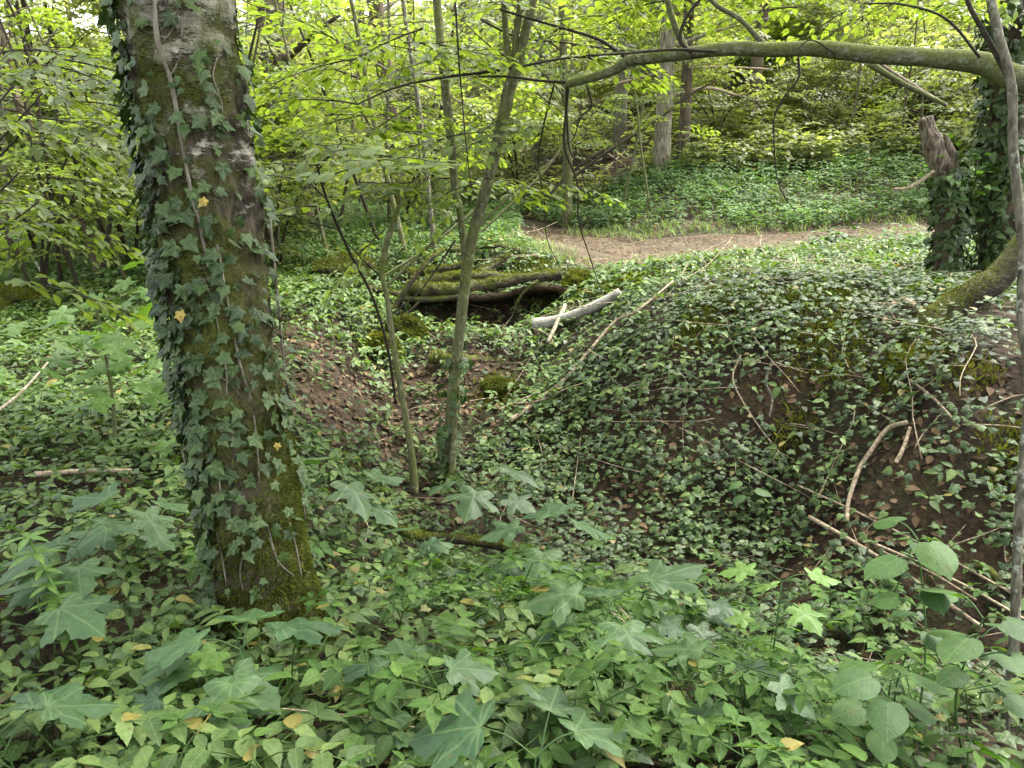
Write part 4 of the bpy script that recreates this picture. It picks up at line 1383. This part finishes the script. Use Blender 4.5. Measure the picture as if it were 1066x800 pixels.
# brush heap in the dark hollow beyond the path
for k in range(26):
    px, py = sr.uniform(575, 655), sr.uniform(160, 200)
    p = gp(px, py, .1)
    a = sr.normal(.3, .8)
    d = np.array([math.cos(a), sr.normal(0, .5), math.sin(a) * .5])
    L = sr.uniform(.6, 1.7)
    o = build('brushwood_stick', tube([p - d * L / 2, p + (0, 0, .05), p + d * L / 2 + (0, 0, sr.uniform(0, .3))], [.03, .012], 6, 12, .15, 8, k), M_BROWN if k % 3 else M_DRY)
    tag(o, 'dry stick in the brushwood heap in the dark hollow beyond the path', 'stick', 'sticks in the brushwood heap')
for pix, Y0, dY, r0, mat, lb in (
    ([(590, 190), (630, 160), (680, 128), (720, 98), (745, 85)], 15.5, 1, .03, M_TWIG, 'long pale pole leaning across the pale flaky trunk'),
    ([(570, 205), (600, 175), (640, 150)], 15.0, .4, .022, M_TWIG, 'grey fallen pole propped beside the brushwood heap'),
    ([(700, 100), (735, 92), (770, 100)], 17, .4, .045, M_DRY, 'white broken branch lying behind the pale trunk'),
    ([(640, 88), (690, 76), (740, 70), (800, 72)], 18, .4, .03, M_DRY, 'thin pale branch hung up between far trunks'),
    ([(492, 250), (540, 205), (575, 168), (600, 120)], 9.5, .3, .016, M_MOSSY, 'leaning thin pole crossing behind the mossy sapling'),
    ([(340, 330), (380, 300), (440, 262), (500, 215)], 8.5, .4, .022, M_MOSSY, 'mossy stick leaning across the left gully edge'),
    ([(300, 300), (345, 270), (400, 258)], 9.5, .3, .02, M_GREY, 'thin grey stick leaning in the brush left of the gully'),
    ([(380, 60), (420, 82), (450, 92), (490, 112)], 11, .3, .02, M_PALE, 'pale broken branch hanging in the far leaves'),
    ([(915, 68), (950, 90), (985, 110)], 9.0, .4, .035, M_BROWN, 'brown dead branch slanting below the long mossy limb')):
    o = build('leaning_pole', tube(stem_path(pix, Y0, dY), [r0, r0 * .6], 9, 40, .15, 6, len(lb)), mat)
    tag(o, lb, 'dead branch')


# ------------------------------------------------------------------ trees and shrubs of the wood behind
def wood_tree(name, label, base, lean, height, r0, r, bark, nspr, crown_lo, spread, Lspr, leafm=M_FARL, group=None, tmpl=SPR_FAR, sides=12, limbs=7):
    base = np.asarray(base, float)
    root = thing(name, label, 'tree', base, group)
    top = base + np.array([lean[0], lean[1], height])
    pts = np.array([base - (0, 0, .3), base + (top - base) * .12 + r.normal(0, .03, 3), base + (top - base) * .4 + r.normal(0, .1, 3) * (1, 1, 0), base + (top - base) * .7 + r.normal(0, .15, 3) * (1, 1, 0), top])
    g = [tube(pts, [r0 * 1.25, r0, r0 * .85, r0 * .6, r0 * .2], sides, 50, .14, 3 / max(r0, .05) * .3, 3)]
    c = catmull(pts, 100)
    P, D = [], []
    for k in range(limbs):
        f = crown_lo + (min(1, 7.0 / height) - crown_lo) * (k + r.random()) / limbs
        q = c[int(f * 96)]
        a = r.uniform(0, 6.28)
        ll = spread * (1.15 - .6 * f) * r.uniform(.7, 1.1)
        d = np.array([math.cos(a), math.sin(a), r.uniform(.1, .6)])
        e = q + d * ll
        g.append(tube([q, q + d * ll * .5 + (0, 0, .05), e], [r0 * .3, r0 * .18, .01], 6, 10))
        m = max(int(nspr / limbs), 1)
        for s in range(m):
            u = r.uniform(.25, 1.0)
            P.append(q + d * ll * u + r.normal(0, .18 * ll, 3))
            b = a + r.normal(0, 1.0)
            D.append((math.cos(b), math.sin(b), r.normal(-.05, .15)))
    build('trunk', g, bark, root)
    S = r.uniform(Lspr[0], Lspr[1], len(P))
    lv, wd = sprays(P, D, S, tmpl, .3, r)
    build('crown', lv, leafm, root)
    return root


def shrub(name, label, base, height, nst, nspr, r, Lspr, leafm, bark=M_TWIG, spread=.5, group=None, tmpl=SPR_FAR, rad=.02):
    base = np.asarray(base, float)
    root = thing(name, label, 'shrub', base, group)
    P, D = [], []
    for k in range(nst):
        a = r.uniform(0, 6.28)
        d = np.array([math.cos(a) * spread, math.sin(a) * spread, 1.0])
        h = height * r.uniform(.7, 1.05)
        pts = [base + d * (0.02, 0.02, 0) - (0, 0, .1), base + d * h * .4 * (.6, .6, 1), base + d * h * .75, base + d * h + (d * (.3, .3, 0)) * h]
        build('stem', tube(pts, [rad, rad * .3], 6, 20, .1), bark, root)
        c = catmull(pts, 60)
        for s in range(nspr // nst):
            f = r.uniform(.2, 1)
            P.append(c[int(f * 59)])
            b = a + r.normal(0, 1.3)
            D.append((math.cos(b), math.sin(b), r.normal(.02, .18)))
    S = r.uniform(Lspr[0], Lspr[1], len(P)) * height / 3
    lv, wd = sprays(P, D, S, tmpl, .28, r)
    o = build('foliage', lv, leafm, root)
    build('twigs', wd, bark, o)
    return root


def base_at(px, Y):
    x = at(px, 300, Y)[0]
    return np.array([x, Y, zt(np.array([x]), np.array([Y]))[0]])


wr = np.random.default_rng(77)
for (px, Y, r0, hgt, lean, bark, lb) in (
    (312, 14.0, .26, 13, (-.4, .3), M_BROWN, 'stout brown trunked tree just right of the big ivy tree'),
    (682, 16.3, .15, 12, (-.1, .2), M_PALE, 'pale flaky barked tree above the dark hollow'),
    (703, 16.9, .11, 11, (.2, .2), M_BROWN, 'brown trunk standing close behind the pale flaky tree'),
    (588, 14.5, .075, 9, (.0, .3), M_MOSSY, 'thin mossy tree left of the brushwood heap'),
    (416, 17.0, .17, 12, (-.3, 0), M_BROWN, 'tree half hidden in leaves behind the saplings'),
    (640, 19.5, .15, 12, (.1, 0), M_GREY, 'grey trunk standing above the brushwood heap'),
    (768, 19.0, .13, 12, (.2, 0), M_BROWN, 'slim brown tree at the top of the nettle slope'),
    (560, 20.0, .16, 13, (.3, 0), M_GREY, 'grey tree deep in the middle of the wood'),
    (75, 11.5, .055, 5, (-.3, .2), M_TWIG, 'dark slender tree in the thicket left of the big ivy tree'),
    (88, 11.9, .045, 5, (.35, .1), M_TWIG, 'second dark slender stem crossing the first in the left thicket'),
    (110, 10.0, .06, 4.6, (-1.7, .4), M_BROWN, 'brown stem leaning far left in the left thicket'),
    (20, 17.0, .12, 9, (.1, 0), M_BROWN, 'dim brown tree at the far left edge'),
    (965, 20.5, .10, 9, (.3, 0), M_BROWN, 'dim thin tree above the broken ivy stump'),
    (860, 22.5, .12, 10, (-.1, 0), M_GREY, 'grey thin tree high on the slope under the mossy limb'),
    (352, 21.0, .15, 12, (.2, 0), M_BROWN, 'shaded tree far behind the dark hazel shoot'),
    (490, 24.0, .2, 14, (-.3, 0), M_GREY, 'grey tree far behind the forked sapling'),
):
    wood_tree('woodland_tree', lb, base_at(px, Y), lean, hgt, r0, wr, bark, 54 if Y < 18 else 27, .3, 2.2, (.6, 1.1), limbs=9)

# repeats farther back: two kinds copied about
far_src = [wood_tree('far_tree', 'slim leafy tree among many far back in the wood', base_at(230, 27), (.2, .1), 12, .13, wr, M_BROWN, 60, .12, 2.8, (.8, 1.2), group='trees far back in the wood', limbs=10),
           wood_tree('far_tree', 'slim leafy tree among many far back in the wood', base_at(760, 29), (-.3, .1), 13, .15, wr, M_GREY, 60, .12, 3.0, (.8, 1.2), group='trees far back in the wood', limbs=10)]
for k in range(30):
    px = -60 + 1190 * (k + wr.random()) / 30
    Y = wr.uniform(22, 40) if px < 600 else wr.uniform(29, 42)
    copy_thing(far_src[k % 2], base_at(px, Y), wr.uniform(0, 6.28), wr.uniform(.7, 1.2))

# thin bare stems crossing the understorey
thin_src = []
for k in range(5):
    o = thing('thin_sapling', 'thin bare sapling stem among many in the understorey', 'sapling', (0, 0, 0), 'thin saplings in the understorey')
    h = wr.uniform(3, 5.5)
    lx, ly = wr.normal(0, .9, 2)
    pts = np.array([(0, 0, -.1), (lx * .3, ly * .3, h * .3), (lx * .5 + wr.normal(0, .1), ly * .6, h * .6), (lx, ly, h)])
    g = [tube(pts, [.028, .022, .008], 6, 30, .15, 9, k)]
    c = catmull(pts, 60)
    P, D = [], []
    for j in range(9):
        q = c[int(wr.uniform(14, 58))]
        a = wr.uniform(0, 6.28)
        d = np.array([math.cos(a), math.sin(a), wr.uniform(-.2, .7)])
        e = q + d * wr.uniform(.3, .9)
        g.append(tube([q, (q + e) / 2 + wr.normal(0, .04, 3), e], [.009, .003], 4, 8))
        for m in range(2):
            P.append(e + wr.normal(0, .1, 3))
            D.append((math.cos(a) + wr.normal(0, .4), math.sin(a) + wr.normal(0, .4), wr.normal(0, .1)))
    build('stem', g, (M_TWIG, M_MOSSY, M_GREY, M_BROWN, M_TWIG)[k], o)
    lv, wd = sprays(P, D, wr.uniform(.35, .6, len(P)), SPR_FAR, .3, wr)
    build('foliage', lv, M_BEECH, o)
    thin_src.append(o)
for k in range(46):
    px = wr.uniform(-40, 1080) if k % 3 else wr.uniform(250, 720)
    Y_ = wr.uniform(9.5, 20)
    b = base_at(px, Y_)
    if path_dist(b[0], b[1])[0] < 1.9 or (px > 700 and Y_ < 16):
        b = base_at(wr.uniform(-40, 480), wr.uniform(9, 14))
    if k < 5:
        thin_src[k].location = b
    else:
        copy_thing(thin_src[k % 5], b, wr.uniform(0, 6.28), wr.uniform(.7, 1.2))

# bushes of the understorey
for (px, Y, hgt, n, L, lb) in (
    (40, 8.6, 2.3, 34, (.6, 1.0), 'sunlit bush with pale leaves left of the big ivy tree'),
    (140, 11.0, 2.8, 45, (.6, 1.0), 'leafy bush close behind the big ivy tree'),
    (-40, 12.0, 3.2, 55, (.7, 1.1), 'bright bush at the left border of the wood'),
    (340, 12.5, 2.7, 90, (.6, 1.1), 'bright bush below the stout brown trunk'),
    (290, 9.5, 1.7, 60, (.6, 1.0), 'low bush right of the big ivy tree'),
    (420, 12.0, 2.1, 70, (.6, 1.0), 'bush behind the mossy sapling'),
    (540, 17.5, 2.8, 80, (.7, 1.2), 'bush standing left of the brushwood heap'),
    (740, 21.0, 3.4, 90, (.7, 1.2), 'bright bush at the top of the slope behind the limb'),
    (880, 20.5, 2.6, 90, (.7, 1.2), 'bush high on the nettle slope'),
    (1010, 17.5, 3.0, 90, (.7, 1.2), 'bush behind the ivy stump'),
    (1075, 13.0, 2.6, 80, (.6, 1.1), 'bush at the right border behind the ivy tree'),
    (640, 23.0, 3.2, 90, (.8, 1.3), 'bush deep behind the pale flaky tree'),
    (825, 18.5, 1.7, 50, (.8, 1.3), 'low bush halfway up the nettle slope'),
    (935, 19.0, 2.0, 50, (.8, 1.3), 'low bush on the nettle slope left of the ivy stump'),
    (735, 18.0, 1.5, 45, (.8, 1.3), 'low bush right of the pale flaky tree'),
    (600, 19.0, 1.9, 45, (.8, 1.3), 'low bush behind the brushwood heap'),
):
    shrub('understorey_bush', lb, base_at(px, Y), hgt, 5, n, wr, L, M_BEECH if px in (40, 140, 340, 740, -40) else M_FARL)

# the far-off wood closing the view
P = spots(28, 62, 2.2, wr)
zz = P[:, 2] + wr.uniform(.2, 9, len(P)) * np.where(wr.random(len(P)) < .5, .6, 1)
P[:, 2] = zz
hole = fbm(P * (.16, .16, .22), 3, 88) > .12
P = P[hole]
a = wr.uniform(0, 6.28, len(P))
lv, wd = sprays(P, np.stack([np.cos(a), np.sin(a), wr.normal(-.05, .15, len(P))], 1), wr.uniform(1.0, 1.9, len(P)), SPR_FAR, .35, wr)
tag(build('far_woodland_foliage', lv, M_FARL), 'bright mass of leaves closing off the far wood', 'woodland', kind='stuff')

# near left bush reaching in over the slope
lb_ = np.array([-3.1, 3.6, 0.0])
lb_[2] = zt(lb_[:1], lb_[1:2])[0]
nb = thing('hazel_bush', 'hazel bush with pale shining leaves reaching in at the upper left', 'shrub', lb_)
att = []
for k, (px, py, Y_) in enumerate(((-30, 150, 3.6), (-10, 90, 3.8), (0, 200, 3.5), (-40, 20, 4.0), (10, 40, 4.2), (30, 130, 4.0), (-20, 230, 3.7), (20, 180, 3.6), (50, 90, 4.3), (60, 30, 4.6), (-20, 120, 3.3), (40, 210, 4.2))):
    e = at(px, py, Y_)
    build('branch', tube([lb_ + (0, 0, .1), lb_ * .5 + e * .5 + (-.15, 0, .25), e], [.016, .008, .004], 6, 20), M_TWIG, nb)
    for s in range(2):
        att.append((e + sr.normal(0, .25, 3), (1 + sr.normal(0, .3), sr.normal(0, .5), sr.normal(-.05, .12))))
leafy(nb, att, SPR_NEAR, M_BEECH, M_TWIG, (.35, .65), sr)

# pale sycamore sapling in front of the left slope
sb2 = gp(120, 470)
ss = thing('sycamore_sapling', 'young sycamore sapling with broad pale leaves left of the big trunk', 'sapling', sb2)
SY2 = sb2[1] - .15
build('stem', tube(stem_path([(120, 470), (118, 420), (110, 370), (100, 320), (95, 300)], SY2), [.012, .006], 7, 30, .1), M_MOSSY, ss)
lp_, dp_, np_ = [], [], []
for k in range(64):
    px, py = sr.normal(108, 45), sr.normal(362, 42)
    lp_.append(at(px, py, SY2 + sr.normal(0, .22)))
    a = sr.uniform(0, 6.28)
    dp_.append((math.cos(a), math.sin(a), sr.normal(-.35, .2)))
    np_.append((sr.normal(0, .3), sr.normal(-.2, .3), 1))
build('foliage', scatter_variants(L_MAPLE, np.array(lp_), frames(np.array(dp_), np.array(np_)), sr.uniform(.09, .17, 64)), M_SYCY, ss)


# ------------------------------------------------------------------ seedlings in the foreground
def seedling(name, label, base, h, nl, size, r, shapes, mat, group=None, lean=(0, 0), cat='seedling', tiers=1, spread=1.0):
    base = np.asarray(base, float)
    root = thing(name, label, cat, base, group)
    top = base + np.array([lean[0] + r.normal(0, .12) * h, lean[1] + r.normal(0, .12) * h, h])
    wood = [tube([base - (0, 0, .03), base * .5 + top * .5 + r.normal(0, .025, 3), top], [.0036, .0022], 6, 12, .1, 40)]
    P, D, Nn, S = [], [], [], []
    a0 = r.uniform(0, 6.28)
    for k in range(nl):
        f = 1 - .5 * (k // 2) / max(nl / 2, 1) * tiers
        a = a0 + (k % 2) * math.pi + (k // 2) * 1.57 + r.normal(0, .25)
        q = base + (top - base) * f
        d = np.array([math.cos(a), math.sin(a), 0])
        pl = size * r.uniform(.5, .9) * spread
        e = q + d * pl + (0, 0, pl * .35)
        wood.append(tube([q, q + d * pl * .5 + (0, 0, pl * .3), e], [.0025, .0018], 4, 8, cap=False))
        P.append(e)
        D.append(d + (0, 0, r.normal(-.3, .12)))
        Nn.append((r.normal(0, .15) + d[0] * .2, r.normal(-.05, .15) + d[1] * .2, 1))
        S.append(size * r.uniform(.75, 1.1) * (1.05 - .25 * (k // 2) / max(nl / 2, 1)))
    build('stem', wood, M_HAZ, root)
    build('foliage', scatter_variants(shapes, np.array(P), frames(np.array(D), np.array(Nn)), np.array(S)), mat, root)
    return root


fr = np.random.default_rng(31)
GR = 'sycamore seedlings in the undergrowth'
for (px, py, h, nl, sz, lb) in (
    (262, 765, .28, 5, .19, 'sycamore seedling with the largest dark leaves at the foot of the big trunk'),
    (215, 770, .2, 3, .17, 'small sycamore seedling left of the one at the foot of the big trunk'),
    (505, 575, .42, 5, .26, 'sycamore seedling under the mossy sapling stems'),
    (565, 640, .42, 5, .25, 'broad sycamore seedling in the middle of the foreground'),
    (365, 580, .40, 6, .24, 'sycamore seedling touching the right flank of the big trunk'),
    (570, 870, .25, 5, .17, 'sycamore seedling cut by the lower border in the middle'),
    (95, 650, .28, 5, .20, 'bluish sycamore seedling on the left slope beside the yellow green stalk'),
    (150, 600, .28, 5, .19, 'bluish sycamore seedling halfway between the left border and the big trunk'),
    (40, 720, .25, 4, .18, 'sycamore seedling at the left border'),
    (30, 850, .25, 5, .18, 'sycamore seedling in the lower left corner'),
    (650, 720, .30, 6, .18, 'sycamore seedling right of the foreground middle above the straw stalks'),
    (760, 800, .25, 4, .15, 'dark sycamore seedling below the bright young shoot'),
    (700, 690, .25, 5, .16, 'sycamore seedling left of the bright young shoot'),
    (450, 790, .2, 4, .16, 'dull sycamore seedling low in the foreground'),
    (430, 620, .25, 4, .14, 'sycamore seedling beside the thin fallen log'),
):
    seedling('sycamore_seedling', lb, gp(px, min(py, 880)), h, nl, sz, fr, L_MAPLE, M_SYC, GR)
seedling('young_sycamore', 'bright young shoot with yellow green leaves at lower right', gp(785, 770), .5, 6, .10, fr, L_MAPLE, M_SYCY, tiers=.8)
seedling('young_sycamore', 'pale young sycamore seedling between the dark leaves by the big trunk', gp(250, 735), .22, 3, .12, fr, L_MAPLE, M_SYCY)
for (px, py, h, nl, sz, lb) in (
    (950, 790, .62, 10, .105, 'tallest round leaved hazel seedling at lower right'),
    (1010, 820, .5, 9, .11, 'round leaved hazel seedling near the lower right corner'),
    (890, 830, .4, 8, .10, 'round leaved hazel seedling at the bottom right of centre'),
    (1060, 760, .5, 9, .105, 'round leaved hazel seedling at the right border'),
    (770, 545, .25, 6, .10, 'small hazel seedling on the middle of the bank'),
    (900, 660, .5, 5, .09, 'hazel seedling with bright round leaves under the poles'),
):
    seedling('hazel_seedling', lb, gp(px, py), h, nl, sz, fr, L_ROUND, M_HAZ, 'hazel seedlings', tiers=1.0, spread=.8)
# spiky yellow green stalk on the left
b = gp(88, 705)
yt = thing('yellow_green_stalk', 'upright yellow green stalk with whorls of narrow leaves on the left slope', 'plant', b)
tp_ = at(30, 560, b[1] + .05)
build('stem', tube([b, b * .5 + tp_ * .5 + (.02, 0, 0), tp_], [.007, .004], 7, 20), M_SYCY, yt)
P, D = [], []
for k in range(7):
    q = b + (tp_ - b) * (.3 + .7 * k / 6)
    for m in range(5):
        a = m * 1.26 + k * .6
        P.append(q)
        D.append((math.cos(a), math.sin(a), .15))
build('foliage', scatter_variants([leaf_ovate(.16, 5, .3, .04)], np.array(P), frames(np.array(D, float), np.tile((0., 0., 1.), (len(P), 1))), fr.uniform(.06, .10, len(P))), M_SYCY, yt)

# single ground elder and ash plants that stand out in front
for nm, lb, tm, mt, grp, n, reg in (
    ('ground_elder_plant', 'ground elder plant with toothed light green leaflets in the foreground', T_ELD, M_ELD, 'ground elder plants in the foreground', 70, (370, 1000, 600, 850)),
    ('ash_seedling', 'seedling with paired narrow leaflets in the left foreground', T_PIN, M_TRI, 'feather leaved seedlings in the foreground', 26, (60, 700, 640, 860)),
):
    src = []
    for t in tm:
        o = thing(nm, lb, 'plant', (0, 0, 0), grp)
        build('foliage', t, mt, o)
        src.append(o)
    for k in range(n):
        p = gp(fr.uniform(reg[0], reg[1]), fr.uniform(reg[2], reg[3]))
        while np.hypot(p[0] - TREE[0], p[1] - TREE[1]) < .3:
            p = gp(fr.uniform(reg[0], reg[1]), fr.uniform(reg[2], reg[3]))
        s = fr.uniform(.7, 1.05)
        if k < len(src):
            src[k].location = p
            src[k].rotation_euler = (0, 0, fr.uniform(0, 6.28))
        else:
            copy_thing(src[k % len(src)], p, fr.uniform(0, 6.28), s)

# clump of ivy on the path edge
b = gp(866, 262)
Pc = b + np.abs(fr.normal(0, 1, (260, 3))) * (0, 0, .10) + fr.normal(0, 1, (260, 3)) * (.17, .12, .0)
Pc[:, 2] = np.maximum(Pc[:, 2], b[2] + .02)
bush = thing('leafy_bush', 'small dark bush growing at the near edge of the path', 'bush', b)
build('foliage', scatter_variants(L_IVYG, Pc, yaw_frames(260, .5), fr.uniform(.07, .12, 260)), M_IVY, bush)
